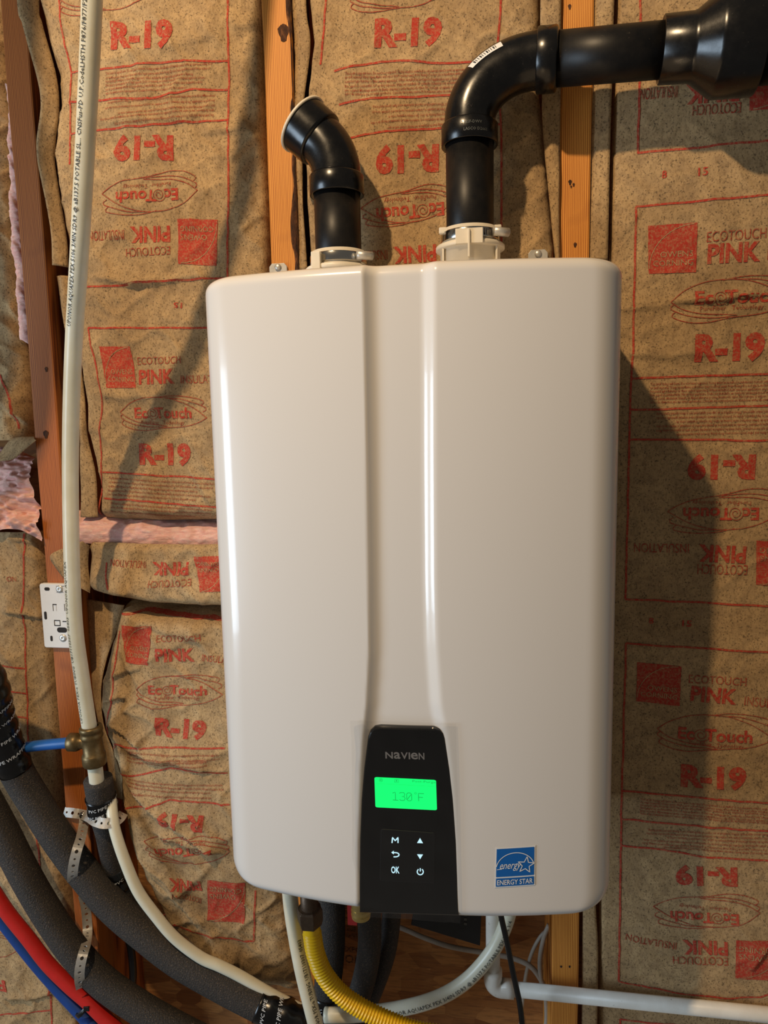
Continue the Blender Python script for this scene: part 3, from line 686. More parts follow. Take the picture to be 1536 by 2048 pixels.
# ------------------------------------------------------------------ water heater
HH = .3585; HW = .2275
H = thing('water_heater', 'large white glossy tankless water heater with black control panel, on the stud wall', 'water heater', (0, -.14, -HH))
chl = np.array([at(a, q, -.28) for a, q in ((725, 500), (728, 600), (733, 900), (737, 1150), (738, 1300), (733, 1400), (726, 1462), (722, 1530), (716, 1680), (715, 1850))])
chr_ = np.array([at(a, q, -.28) for a, q in ((874, 500), (874, 600), (874, 900), (875, 1150), (878, 1280), (886, 1400), (898, 1465), (906, 1530), (917, 1680), (921, 1850))])
def xl(z): return np.interp(z, chl[::-1, 2], chl[::-1, 0])
def xr(z): return np.interp(z, chr_[::-1, 2], chr_[::-1, 0])
def front0(x): return -.283+.031*(np.abs(x)/HW)**2
def channel(x, z):
    a, c = xl(z), xr(z); wl_, wr_ = .015, .017
    t1 = np.clip((x-a)/wl_, 0, 1); t2 = np.clip((c-x)/wr_, 0, 1)
    f = np.minimum(1-(1-t1)**2.2, t2*t2*(3-2*t2)); return .0085*np.where((x > a) & (x < c), f, 0)
def edge_lines(h, r, n_in, n_ed):
    th = np.linspace(0, PI/2, n_ed+1); e = r*(1-np.sin(th))[::-1]          # distance from the edge, dense at it
    a = -h+e; return np.concatenate([a, np.linspace(a[-1], -a[-1], n_in+2)[1:-1], -a[::-1]])
us = edge_lines(1, .16, 170, 14); zs = edge_lines(HH, .016, 130, 10)
rt, rb_ = .017, .027
def halfw(z):
    w_ = np.full_like(z, HW)
    for r, zc, sg in ((rt, HH-rt, 1), (rb_, -HH+rb_, -1)):
        dz = np.maximum(0, sg*(z-zc)); w_ = w_-(r-np.sqrt(np.maximum(0, r*r-dz*dz)))
    return w_
Z, U = np.meshgrid(zs, us, indexing='ij'); Wd = halfw(Z); X = U*Wd
rx, rz, ry = .034, .013, .034
qx = np.clip((rx-(Wd-np.abs(X)))/rx, 0, 1); qz = np.clip((rz-(HH-np.abs(Z)))/rz, 0, 1)
Y = front0(X)+channel(X, Z)*(1-qx)+ry*(1-np.sqrt(np.maximum(0, 1-qx**2.2)))+.014*(1-np.sqrt(np.maximum(0, 1-qz**2)))
nz, nx = X.shape; V = np.stack([X, Y, Z], -1).reshape(-1, 3)
F = [(i*nx+j, i*nx+j+1, (i+1)*nx+j+1, (i+1)*nx+j) for i in range(nz-1) for j in range(nx-1)]
loop = [j for j in range(nx)]+[i*nx+nx-1 for i in range(1, nz)]+[(nz-1)*nx+j for j in range(nx-2, -1, -1)]+[i*nx for i in range(nz-2, 0, -1)]
k = len(V); bk = V[loop].copy(); bk[:, 1] = -.018; V = np.concatenate([V, bk]); n = len(loop); V[:, 2] -= .0058
F += [(loop[(i+1) % n], loop[i], k+i, k+(i+1) % n) for i in range(n)]+[tuple(k+i for i in range(n))]
obj('front_cover', V, F, M['enamel'], H)
# control panel
YP = -.2812
lf = [(733, 1492), (727, 1540), (722, 1600), (719, 1680), (718, 1760), (719, 1827)]; rg = [(918, 1833), (917, 1760), (914, 1680), (909, 1600), (901, 1540), (893, 1490)]
tp = [(891, 1478), (887, 1467), (879, 1460), (868, 1457), (760, 1454), (748, 1456), (740, 1463), (735, 1476)]
P = [at(a, q, YP) for a, q in lf+rg+tp]; P = [(p[0], p[2]) for p in P]
V, F = prism(P, -.262, YP, .0022, .0035); CP = obj('control_panel', V, F, M['black_gloss'], H, smooth=False)
def panel(pts): return [(p[0], p[2]) for p in (at(a, q, YP) for a, q in pts)]
def pmap(A, B, capz, V, W, Yp=YP-.0006):
    a, c = at(*A, Yp), at(*B, Yp); a = a[[0, 2]]; c = c[[0, 2]]; d = c-a; L = np.linalg.norm(d); up = np.array([-d[1], d[0]])/L
    P2 = a+d*(V[:, :1]/W)+up*V[:, 1:]*capz; return np.stack([P2[:, 0], np.full(len(P2), Yp), P2[:, 1]], 1)
# brand lettering, one case height
mb = MB(); xs_ = [(771, 786), (788, 801), (802, 816), (817.5, 820.5), (822, 836), (837.5, 849)]
for ch, (xa, xb) in zip('NaVIeN', xs_):
    V, F, W = text_unit(ch, .02, 0, 0, 3); h_ = V[:, 1].max(); V = V.copy(); V[:, 1] = (V[:, 1]-V[:, 1].min())/(V[:, 1].max()-V[:, 1].min())
    sl = lambda x: 1517+(x-771)*.03
    mb.add(pmap((xa, sl(xa)), (xb, sl(xb)), .0078, V, W), F)
mb.obj('brand_lettering', M['logo_grey'], CP, smooth=False)
# display
dq = [at(a, q, YP) for a, q in ((751, 1614), (874, 1620), (872, 1560), (749, 1554))]
def dmap(u, v): # bilinear on the display
    u = np.asarray(u); v = np.asarray(v); P_ = (dq[0]*(1-u)+dq[1]*u)*(1-v)+(dq[3]*(1-u)+dq[2]*u)*v; return P_
o2 = np.array(rrect(0, 0, 1, 1, .04, 3)); Vd = dmap(o2[:, :1], o2[:, 1:]); Vd[:, 1] = YP-.0006
Vb = Vd.copy(); Vb[:, 1] = YP+.0005; n = len(Vd)
DS = obj('display', np.concatenate([Vd, Vb]), [tuple(range(n))]+[(i, n+i, n+(i+1) % n, (i+1) % n) for i in range(n)], M['lcd'], CP, smooth=False)
mb = MB()
def dtext(st, u0, u1, v0, cap, bold=0):
    V, F, W = text_unit(st, bold, 0, 0, 2); Pt = dmap(u0+V[:, :1]/W*(u1-u0), v0+V[:, 1:]*cap); Pt[:, 1] = YP-.0010; mb.add(Pt, F)
def dseg(pts, wdt=.020):
    Vs, Fs = strip_uv(poly2([(a*2, q) for a, q in pts], .05), wdt); Pt = dmap(Vs[:, :1]/2, Vs[:, 1:]); Pt[:, 1] = YP-.0010; mb.add(Pt, Fs)
# digits drawn with thin strokes like the panel's own
z0, z1 = .28, .54; zm_ = (z0+z1)/2
dseg([(.29, z1-.03), (.335, z1), (.335, z0)]); dseg([(.29, z0), (.38, z0)])
dseg([(.40, z1-.03), (.42, z1), (.475, z1), (.49, z1-.05), (.475, zm_), (.44, zm_)]); dseg([(.475, zm_), (.495, zm_-.06), (.475, z0), (.42, z0), (.40, z0+.03)])
dseg([(.52, z0+.04), (.52, z1-.04), (.54, z1), (.58, z1), (.60, z1-.04), (.60, z0+.04), (.58, z0), (.54, z0), (.52, z0+.04)]); dseg([(.53, z0+.05), (.59, z1-.05)])
dseg([(.645, z1), (.665, z1+.035), (.685, z1), (.665, z1-.035), (.645, z1)], .012)
dseg([(.71, z0), (.71, z1), (.80, z1)]); dseg([(.71, zm_), (.78, zm_)])
dtext('Post-Purge', .62, .995, .905, .075); mb.obj
for q in range(46): dseg([(.03+q*.0207, .80), (.038+q*.0207, .80)], .012)
th = np.linspace(0, 2*PI, 16); dseg([(.105+.03*math.cos(a)*.9, .925+.055*math.sin(a)) for a in th], .012); dseg([(.092, .925), (.118, .925)], .03)
dseg([(.33, .87), (.33, .975), (.39, .975), (.39, .87), (.33, .87)], .012); dseg([(.36, .90), (.36, .95)], .03)
mb.obj('display_readout', M['lcd_text'], DS, smooth=False)
# touch pad
tq = [at(a, q, YP) for a, q in ((760, 1761), (869, 1766), (871, 1665), (762, 1657))]; o2 = np.array(rrect(0, 0, 1, 1, .04, 3))
bil = lambda u, v: (tq[0]*(1-u)+tq[1]*u)*(1-v)+(tq[3]*(1-u)+tq[2]*u)*v
Vd = bil(o2[:, :1], o2[:, 1:]); V, F = prism(Vd[:, [0, 2]], YP+.001, YP-.0012, .0008, .0006); TP = obj('touch_pad', V, F, M['black_pad'], CP, smooth=False)
Vr, Fr = strip_uv(np.concatenate([Vd, Vd[:1]])[:, [0, 2]], .0004); obj('pad_outline', np.stack([Vr[:, 0], np.full(len(Vr), YP-.0004), Vr[:, 1]], 1), Fr, M['black_edge'], TP, smooth=False)
YI = YP-.0017
def ic(name, P2list):
    m_ = MB()
    for V2, F2 in P2list: m_.add(np.stack([V2[:, 0], np.full(len(V2), YI), V2[:, 1]], 1), F2)
    m_.obj(name, M['icon'], TP, smooth=False)
def ip(pts): return np.array([at(a, q, YI)[[0, 2]] for a, q in pts])
def stroke(pts, wd=.0011): return strip_uv(poly2(ip(pts), .0008), wd)
ic('menu_icon', [stroke([(784, 1686), (785, 1675), (790.5, 1681.5), (796, 1675), (796, 1686)], .0013)])
arc = [(790+7*math.cos(t)+1, 1709.5-4.2*math.sin(t)) for t in np.linspace(PI/2, -PI/2, 12)]
ic('back_icon', [stroke([(784, 1705.3)]+arc+[(787, 1713.7)], .0013), (ip([(782.5, 1705), (787.5, 1701.5), (787.5, 1709)]), [(0, 2, 1)])])
V, F, W = text_unit('OK', .02, 0, 0, 3); a_, c_ = ip([(782.5, 1746), (799, 1746.6)]); cpz = .0082
ic('confirm_icon', [(a_+(c_-a_)*(V[:, :1]/W)+np.array([0, 1])*V[:, 1:]*cpz, F)])
ic('up_icon', [(ip([(834, 1686), (846, 1686.5), (840, 1676)]), [(0, 1, 2)])]); ic('down_icon', [(ip([(834, 1708.5), (840.2, 1718.5), (846, 1709)]), [(0, 1, 2)])])
ic('power_icon', [stroke([(840.5+6*math.cos(t), 1743.6-6*math.sin(t)) for t in np.linspace(math.radians(125), math.radians(415), 26)], .0012), stroke([(840.5, 1736.5), (840.5, 1743)], .0012)])
# clear film over the panel
fx = [(701, 1440), (912, 1447), (913, 1560), (915, 1700), (919, 1834), (880, 1822), (800, 1818), (714, 1812), (706, 1700), (703, 1560)]
n1, n2 = 60, 60; V = []
FQ = [at(701, 1440, -.284), at(912, 1447, -.284), at(921, 1845, -.284), at(712, 1831, -.284)]
for i in range(n2):
    for j in range(n1):
        u, v = j/(n1-1), i/(n2-1); p = (FQ[3]*(1-u)+FQ[2]*u)*(1-v)+(FQ[0]*(1-u)+FQ[1]*u)*v
        ed = max(0, 1-u/.09); p = p.copy(); p[0] += .0022*ed*vnoise(v*9, 1, 4)
        p[1] = -.2845-.0006*vnoise(u*6, v*9, 2)-ed**2*.004*abs(vnoise(v*7, 3, 9))-.002*max(0, 1-v/.03)*abs(vnoise(u*6, 2, 11))
        V.append(p)
F = [(i*n1+j, i*n1+j+1, (i+1)*n1+j+1, (i+1)*n1+j) for i in range(n2-1) for j in range(n1-1)]
o = obj('protective_film', V, F, M['film'], H); o['label'] = 'clear plastic film'
# energy sticker
E4 = [at(a, q, float(front0(.14))) for a, q in ((989, 1767.5), (1070, 1769.5), (1071, 1690), (991, 1688.5))]
def emap(V2, off):
    V2 = np.asarray(V2, float); u = V2[:, :1]; v = V2[:, 1:]; P_ = (E4[0]*(1-u)+E4[1]*u)*(1-v)+(E4[3]*(1-u)+E4[2]*u)*v
    P_[:, 1] = front0(P_[:, 0])-off; return P_
def patch(u0, v0, u1, v1, off, n=8):
    g = np.linspace(0, 1, n); Uu, Vv = np.meshgrid(u0+(u1-u0)*g, v0+(v1-v0)*g, indexing='xy')
    return emap(np.stack([Uu.ravel(), Vv.ravel()], 1), off), [(j*n+i, j*n+i+1, (j+1)*n+i+1, (j+1)*n+i) for j in range(n-1) for i in range(n-1)]
ST = obj('energy_sticker', *patch(0, 0, 1, 1, .0006), M['sticker_white'], H)
mb = MB(); mb.add(*patch(.03, .27, .97, .97, .0010)); mb.add(*patch(.03, .03, .97, .235, .0010)); mb.obj('blue_field', M['sticker_blue'], ST)
mb = MB()
def estroke(pts, wd=.018):
    V2, F2 = strip_uv(poly2(pts, .03), wd); mb.add(emap(V2, .0014), F2)
estroke([(.5+.47*math.cos(t), .48+.38*math.sin(t)) for t in np.linspace(math.radians(172), math.radians(12), 40)], .018)
star = []
for i in range(11):
    a = math.radians(90+36*i-8); r = .215 if i % 2 == 0 else .09; star.append((.765+r*math.cos(a), .535+r*.98*math.sin(a)))
estroke(star, .02); estroke([(.05, .46), (.16, .47), (.22, .50)], .015)
V, F, W = text_unit('energy', .0, 0, .35, 3); mb.add(emap(np.stack([.12+V[:, 0]/W*.53, .47+V[:, 1]*.19], 1), .0014), F)
V, F, W = text_unit('ENERGY STAR', .008, 0, 0, 3); mb.add(emap(np.stack([.06+V[:, 0]/W*.88, .07+V[:, 1]*.13], 1), .0014), F)
mb.obj('sticker_lettering', M['sticker_white'], ST, smooth=False)
# top: vent collars with clamps, wall tabs
def ztop(px, py, Y): return at(px, py, Y)[2]
def collar(ax, ay, zr, front_tab, px_tab, lab):
    R0 = .0302
    V, F = lathe((ax, ay, 0), (0, 0, 1), [(HH-.03, .0385), (zr-.0262, .0385), (zr-.0255, .0425), (zr-.0245, .0440), (zr-.0205, .0440), (zr-.0190, .0425), (zr-.018, .036), (zr+.001, .0355), (zr+.001, .0315), (zr-.02, .0312)], 48)
    c_ = obj('vent_collar', V, F, M['white_plastic'], H); c_['label'] = lab
    V, F = lathe((ax, ay, 0), (0, 0, 1), [(zr-.0155, .0358), (zr-.0155, .0372), (zr-.0145, .0376), (zr-.0045, .0376), (zr-.0035, .0372), (zr-.0035, .0358)], 48)
    cl = obj('hose_clamp', V, F, M['chrome'], c_)
    # worm screw and slots
    V, F = tube([(ax+.030, ay-.030, zr-.0095), (ax+.048, ay-.020, zr-.0095)], .0055, 12); obj('clamp_screw', V, F, M['steel'], c_)
    return c_
VX, VY = .066, -.060
IX, IY = -.1058, -.065
zv = ztop(940, 462, VY); zi = ztop(675, 508, IY)
cv = collar(VX, VY, zv, True, 938, 'ivory exhaust collar'); ci = collar(IX, IY, zi, False, 0, 'ivory intake collar')
mb = MB()
a_, c_ = at(911, 489, VY-.041), at(966, 455, VY-.041); mb.box((a_[0], VY-.044, a_[2]), (c_[0], VY-.036, c_[2])); xm = at(938, 480, VY-.04)[0]
zlo = at(938, 512, VY-.05)[2]; mb.box((xm-.0014, VY-.0475, zlo), (xm+.0014, VY-.04, c_[2]-.001))
mb.obj('collar_tab', M['white_plastic'], cv, smooth=False, bevel=.0008)
for ang in (205, 340):
    q = math.radians(ang); x_, y_ = VX+.037*math.cos(q), VY+.037*math.sin(q)
    mb = MB(); mb.box((x_-.005, y_-.004, zv-.006), (x_+.005, y_+.004, zv+.002)); mb.obj('collar_lug', M['white_plastic'], cv, smooth=False, bevel=.0015)
for ang in (215, 325):
    q = math.radians(ang); x_, y_ = VX+.0405*math.cos(q), VY+.0405*math.sin(q)
    mb = MB(); mb.box((x_-.0012, y_-.003, HH-.02), (x_+.0012, y_+.003, zv-.0235)); mb.obj('collar_rib', M['white_plastic'], cv, smooth=False)
mb = MB(); a_ = at(634, 524, IY-.035); mb.box((a_[0]-.006, IY-.043, HH-.004), (a_[0]+.006, IY-.03, zi-.005)); mb.obj('collar_lug', M['white_plastic'], ci, smooth=False, bevel=.001)
mb = MB()
for q in range(9):
    t_ = math.radians(295+q*5.0); x_, y_ = VX+.0377*math.cos(t_), VY+.0377*math.sin(t_); mb.box((x_-.0008, y_-.0006, zv-.0135), (x_+.0008, y_+.0006, zv-.0055))
mb.obj('clamp_slot_shade', M['hole_shade'], cv, smooth=False)  # dark blocks on the band, painted shade in place of cut slots
for px, py, in ((556, 533), (1076, 506)):
    p = at(px, py, -.004); V, F = prism([(p[0]+.013*a, p[2]+c) for a, c in ((-1, -.06), (1, -.06), (1, .0), (.7, .0045), (-.7, .0045), (-1, 0))], .0, -.004, .0005, .0005)
    tb = obj('mounting_tab', V, F, M['steel'], H, smooth=False)
    V, F = lathe((p[0], -.004, p[2]-.001), (0, -1, 0), [(0, .0048), (.0015, .0048), (.003, .003), (.0032, .0001)], 16); obj('tab_screw', V, F, M['steel'], tb)
# underside connections
pb = at(722, 1826, -.20); V, F = lathe((pb[0], -.20, pb[2]), (0, 0, 1), [(-.0015, .0001), (-.0015, .0075), (-.005, .0085), (-.005, .0118), (.0, .0125), (.001, .0115), (.003, .0115), (.004, .0125), (.006, .0125), (.007, .0115), (.009, .012), (.022, .012)], 32)
obj('brass_drain_cap', V, F, M['bright_brass'], H, smooth=False)['label'] = 'brass drain cap under the control panel'
pb = at(705, 1835, -.12); mb = MB(); mb.box((pb[0]-.006, -.125, pb[2]-.008), (pb[0]+.007, -.12, -HH+.01)); mb.obj('red_tag', M['tag_red'], H, smooth=False)['label'] = 'red hanging tag'

# ------------------------------------------------------------------ black vent pipes
t = thing('intake_vent', 'short open black elbow pipe turning left on top of the heater', 'vent pipe', (IX, IY, HH))
ze = at(672, 375, IY)[2]
V, F = tube([(IX, IY, HH+.002), (IX, IY, ze)], .0302, 40); obj('straight_pipe', V, F, M['abs_pipe'], t)
zh0, zh1 = at(672, 393, IY)[2], at(672, 352, IY)[2]
pr = lambda h0, h1, r: [(h0+.002, .0303), (h0, r-.001), (h0+.001, r), (h1-.002, r), (h1, r-.0015), (h1+.001, .0318)]
V, F = lathe((IX, IY, 0), (0, 0, 1), pr(zh0, zh1, .0356), 48); obj('hub', V, F, M['abs'], t)
ang = np.radians(np.linspace(0, 47, 16)); R_ = .062; dirx = np.array([-1, .10, 0]); dirx /= np.linalg.norm(dirx)
path = [np.array([IX, IY, zh1-.004])]+[np.array([IX, IY, zh1])+dirx*R_*(1-math.cos(a))+np.array([0, 0, 1])*R_*math.sin(a) for a in ang]
ed = dirx*math.sin(ang[-1])+np.array([0, 0, 1])*math.cos(ang[-1]); pe = path[-1]
V, F = tube(np.array(path+[pe+ed*.012]), .0318, 40); obj('elbow', V, F, M['abs'], t)
V, F = lathe(pe, ed, [(.0, .0319), (.0015, .0355), (.003, .0358), (.030, .0362), (.033, .0366), (.033, .0318), (.006, .0300)], 48); obj('hub', V, F, M['abs'], t)
V, F = lathe(pe+ed*.033, ed, [(-.0015, .0366), (-.0015, .0385), (.0015, .0385), (.0015, .031)], 48); o = obj('screen_rim', V, F, M['white_plastic'], t); o['label'] = 'pale screen rim at the open end'
V, F = lathe(pe+ed*.0325, ed, [(0, .0001), (.0005, .0315)], 32); obj('insect_screen', V, F, M['dark_rubber'], t)

t = thing('exhaust_vent', 'long black vent pipe bending right over the heater into a wider pipe', 'vent pipe', (VX, VY, HH))
zh0, zh1 = at(942, 294, VY)[2], at(942, 250, VY)[2]
V, F = tube([(VX, VY, HH+.002), (VX, VY, zh1-.01)], .0302, 40); obj('straight_pipe', V, F, M['abs_pipe'], t)
V, F = lathe((VX, VY, 0), (0, 0, 1), pr(zh0, zh1, .0356), 48); hb = obj('hub', V, F, M['abs'], t)
pe = at(1074, 122, VY); pe2 = at(1540, 82, VY-.022)
ed = pe2-pe; ed /= np.linalg.norm(ed)
Rz = pe[2]-zh1; Rx = pe[0]-VX
cp1 = np.array([VX, VY, zh1]); path = [cp1-np.array([0, 0, .004])]
for a in np.linspace(0, 1, 26):
    kq = .56; p1 = cp1+np.array([0, 0, Rz*kq]); p2 = pe-ed*Rx*kq
    path.append((1-a)**3*cp1+3*(1-a)**2*a*p1+3*(1-a)*a*a*p2+a**3*pe)
EP = np.array(path+[pe+ed*.004]); V, F = tube(EP, .0318, 44); EL = obj('elbow', V, F, M['abs'], t)
V, F = lathe(pe, ed, pr(0, .024, .0362)+[(.024, .0303)], 48); obj('hub', V, F, M['abs'], t)
L1 = np.linalg.norm(at(1318, 100, VY)-pe); L2 = np.linalg.norm(at(1375, 96, VY)-pe); L3 = np.linalg.norm(at(1428, 91, VY)-pe)
V, F = tube([pe+ed*.01, pe+ed*(L1+.02)], .0302, 44); obj('horizontal_pipe', V, F, M['abs_pipe'], t)
V, F = lathe(pe, ed, [(L1+.002, .0303), (L1, .035), (L1+.001, .0362), (L2, .0366), (L2+.004, .038), (L3-.004, .054), (L3, .0558), (L3+.043, .0558), (L3+.045, .0545), (L3+.045, .045)], 56)
obj('reducer_coupling', V, F, M['abs'], t)
LP = [pe+ed*(L3+.04), pe+ed*(L3+.4)]; V, F = tube(LP, .0445, 44); obj('wide_pipe', V, F, M['abs_pipe'], t)
LPt = np.array([pe+ed*(L3+.05+.35*k/40) for k in range(41)])
tube_text(LPt, .0447, '7395 CEL', .004, .0085, t, M['grey_ink'], phi0=.02)
# sticker and embossed numbers on the long elbow
def on_tube(P, r, s_a, s_b, ph_a, ph_b, n=10, off=.0005):
    L = np.concatenate([[0], np.cumsum(np.linalg.norm(np.diff(P, axis=0), axis=1))]); T = np.gradient(P, axis=0); T /= np.linalg.norm(T, axis=1)[:, None]; V = []
    for i in range(n):
        for j in range(n):
            s_ = s_a+(s_b-s_a)*i/(n-1); ph = ph_a+(ph_b-ph_a)*j/(n-1)
            c_ = np.array([np.interp(s_, L, P[:, k]) for k in range(3)]); tt = np.array([np.interp(s_, L, T[:, k]) for k in range(3)]); tt /= np.linalg.norm(tt)
            nn = CAM-c_; nn -= tt*np.dot(nn, tt); nn /= np.linalg.norm(nn); uu = np.cross(nn, tt); V.append(c_+(r+off)*(math.cos(ph)*nn+math.sin(ph)*uu))
    return V, [(i*n+j, i*n+j+1, (i+1)*n+j+1, (i+1)*n+j) for i in range(n-1) for j in range(n-1)]
tot = np.sum(np.linalg.norm(np.diff(EP, axis=0), axis=1))
V, F = on_tube(EP, .0318, tot*.40, tot*.40+.036, .88, 1.22); SK = obj('label_sticker', V, F, M['sticker_white'], EL)
mb = MB()
for q in range(11):
    a_ = tot*.40+.005+q*.0024; V, F = on_tube(EP, .0318, a_, a_+(.0006 if q % 3 else .0013), .96, 1.14, 3, .0009); mb.add(V, F)
mb.obj('barcode', M['black_ink'], EL, smooth=False)
tube_text(EP, .0318, '2', .012, .007, EL, M['abs_pipe'], phi0=.1, name='moulded_mark')
hubP = np.array([[VX+.03-.06*k/20, VY, (zh0+zh1)/2] for k in range(21)])
def ring_text(cx, cy, r, z, st, cap, a0, parent, m):
    V, F, W = text_unit(st, .005, 0, 0, 1); an = a0+V[:, 0]*cap/r
    obj('moulded_mark', np.stack([cx+(r+.0004)*np.cos(an), cy+(r+.0004)*np.sin(an), z+V[:, 1]*cap], 1), F, m, parent, smooth=False)
ring_text(VX, VY, .0356, (zh0+zh1)/2+.002, '2 NSF-DWV', .0036, math.radians(-105), t, M['grey_ink']); ring_text(VX, VY, .0356, (zh0+zh1)/2-.006, 'LASCO D2661', .0036, math.radians(-100), t, M['grey_ink'])

# ------------------------------------------------------------------ plumbing
def run(name, lab, cat, pts, r, m, part, seg=22, group=None, step=.004, rfun=None):
    """pts: (px, py, Y) triples or world points given as arrays"""
    P = spline([at(*p) if isinstance(p, tuple) else p for p in pts], step)
    t = thing(name, lab, cat, tuple(P[np.argmin(P[:, 2])]), group)
    R_ = r
    if rfun is not None:
        L = np.concatenate([[0], np.cumsum(np.linalg.norm(np.diff(P, axis=0), axis=1))]); R_ = rfun(L)
    V, F = tube(P, R_, seg); obj(part, V, F, m, t)
    return t, P
# white riser, bowing into the room at the top
top = at(193, -60, -.265)
ris = [np.array([-.275, -.335, 1.32]), np.array([-.285, -.31, 1.08]), np.array([-.302, -.283, .89]), np.array([-.319, -.257, .74]), (184, 0, -.237), (162, 450, -.185), (147, 700, -.125), (141, 900, -.092), (143, 1100, -.085), (150, 1250, -.075), (163, 1350, -.065), (179, 1455, -.055), (183, 1470, -.055)]
t, P = run('riser_pipe', 'long translucent white plastic riser pipe bowing down the left side to the brass tee', 'pipe', ris, .0111, M['pex'], 'tube')
PR = P[::-1]; LR = np.concatenate([[0], np.cumsum(np.linalg.norm(np.diff(PR, axis=0), axis=1))])
def s_at(Pp, py):
    L = np.concatenate([[0], np.cumsum(np.linalg.norm(np.diff(Pp, axis=0), axis=1))])
    q = Pp-CAM; yy = 1024+FPX*(q@DN)/(q@FW); return float(np.interp(-py if yy[0] > yy[-1] else py, (-yy if yy[0] > yy[-1] else yy), L))
sa = s_at(PR, 648); sb = s_at(PR, -20)
st = 'UPONOR AQUAPEX PEX 5106 3/4IN SDR9 @ aB137.5 POTABLE SL... CNSFus-PD U.P.CodeLHSTH F876/F877/F2023'
_, _, W = text_unit(st, .01, 0, 0, 1); cap = .0058
tube_text(PR, .0111, st, sa, cap, t, M['black_ink'], phi0=.72, stretch=(sb-sa)/(W*cap))
sa = s_at(PR, 1440); st = 'UPONOR PEX-a TUBING  UB17110307  05403  UPONOR AQUAPEX'; _, _, W = text_unit(st, .0, 0, 0, 1); sb = s_at(PR, 1120)
tube_text(PR, .0111, st, sa, .0046, t, M['grey_ink'], phi0=1.0, stretch=(sb-sa)/(W*.0046))
# brass tee
TY = -.055
a_, c_ = at(180, 1440, TY), at(192, 1548, TY); ax = c_-a_; Lt = np.linalg.norm(ax)
t = thing('pipe_tee', 'aged brass tee fitting joining the white riser to the blue stub', 'pipe fitting', tuple(c_))
V, F = lathe(a_, ax, [(.010, .0112), (.010, .0162), (.0125, .0172), (.017, .0172), (.018, .0158), (.022, .0160), (.025, .0172), (.028, .0160), (.030, .0150), (Lt*.6, .0150), (Lt*.62, .0172), (Lt*.66, .0178), (Lt*.80, .0176), (Lt*.83, .016), (Lt*.83, .011)], 40); obj('tee_body', V, F, M['brass'], t)
ctr = a_+ax*.42; bl = at(140, 1484, TY); bx = bl-ctr; Lb = np.linalg.norm(bx)
V, F = lathe(ctr, bx, [(.008, .0098), (Lb*.55, .0098), (Lb*.6, .0125), (Lb*.72, .0140), (Lb, .0140), (Lb*1.02, .0128), (Lb*1.02, .008)], 32); obj('branch_socket', V, F, M['brass'], t)
e2 = at(52, 1494, TY); t, P = run('stub_pipe', 'short bright blue pipe stub running left from the brass tee', 'pipe', [bl-(bl-e2)*.02+ (ctr-bl)*.2, bl*.5+e2*.5, e2], .0082, M['blue_pex'], 'tube')
# short white piece under the tee
t, P = run('riser_tail', 'short white pipe end between the brass tee and the foam sleeve', 'pipe', [(188, 1520, TY), (192, 1550, TY), (195, 1575, TY)], .0111, M['pex'], 'tube')
# foam sleeves
def foam(lab, pts, r, tapes=(), rfun=None, slit=None):
    t, P = run('foam_sleeve', lab, 'pipe insulation', pts, r, M['foam'], 'sleeve', 34, 'foam pipe sleeves', .006, rfun)
    L = np.concatenate([[0], np.cumsum(np.linalg.norm(np.diff(P, axis=0), axis=1))])
    for (y0, y1, txts) in tapes:
        s0, s1 = s_at(P, y0), s_at(P, y1); s0, s1 = min(s0, s1), max(s0, s1); q = np.linspace(s0, s1, max(8, int((s1-s0)/.004)))
        Q = np.stack([np.interp(q, L, P[:, k]) for k in range(3)], 1)
        rr = (r if rfun is None else np.interp(q, L, rfun(L)))+.0012+.0009*np.sin(q*260)
        V, F = tube(Q, rr, 34); tp_ = obj('wrap_tape', V, F, M['tape'], t)
        for (st, f, ph, cap, flip) in txts:
            # lettering round the tape, slanted like the wrap
            V2, F2, W = text_unit(st, .012, 0, 0, 1); rad = float(np.mean(rr))+.0006
            Ls = s1-s0; u0 = Ls*f; phs = V2[:, 0]*cap/rad+ph; uu = u0+(V2[:, 1]*cap)*(-1 if not flip else 1)+V2[:, 0]*cap*.22*(-1 if not flip else 1)
            uu = np.clip(uu, .001, Ls-.001); Cn = np.stack([np.interp(uu, q-s0, Q[:, k]) for k in range(3)], 1); T_ = np.gradient(Q, axis=0); T_ /= np.linalg.norm(T_, axis=1)[:, None]
            Tn = np.stack([np.interp(uu, q-s0, T_[:, k]) for k in range(3)], 1)
            nn = CAM-Cn; nn -= Tn*np.sum(nn*Tn, 1)[:, None]; nn /= np.linalg.norm(nn, axis=1)[:, None]; U_ = np.cross(nn, Tn)*(1 if flip else -1)*(-1)
            phs = phs-0; obj('tape_lettering', Cn+(rad+.0008)*(np.cos(phs)[:, None]*nn+np.sin(phs)[:, None]*(-np.cross(nn, Tn) if not flip else np.cross(nn, Tn))*(-1)), F2, M['white_ink'], tp_, smooth=False)
    return t, P
FY = -.052
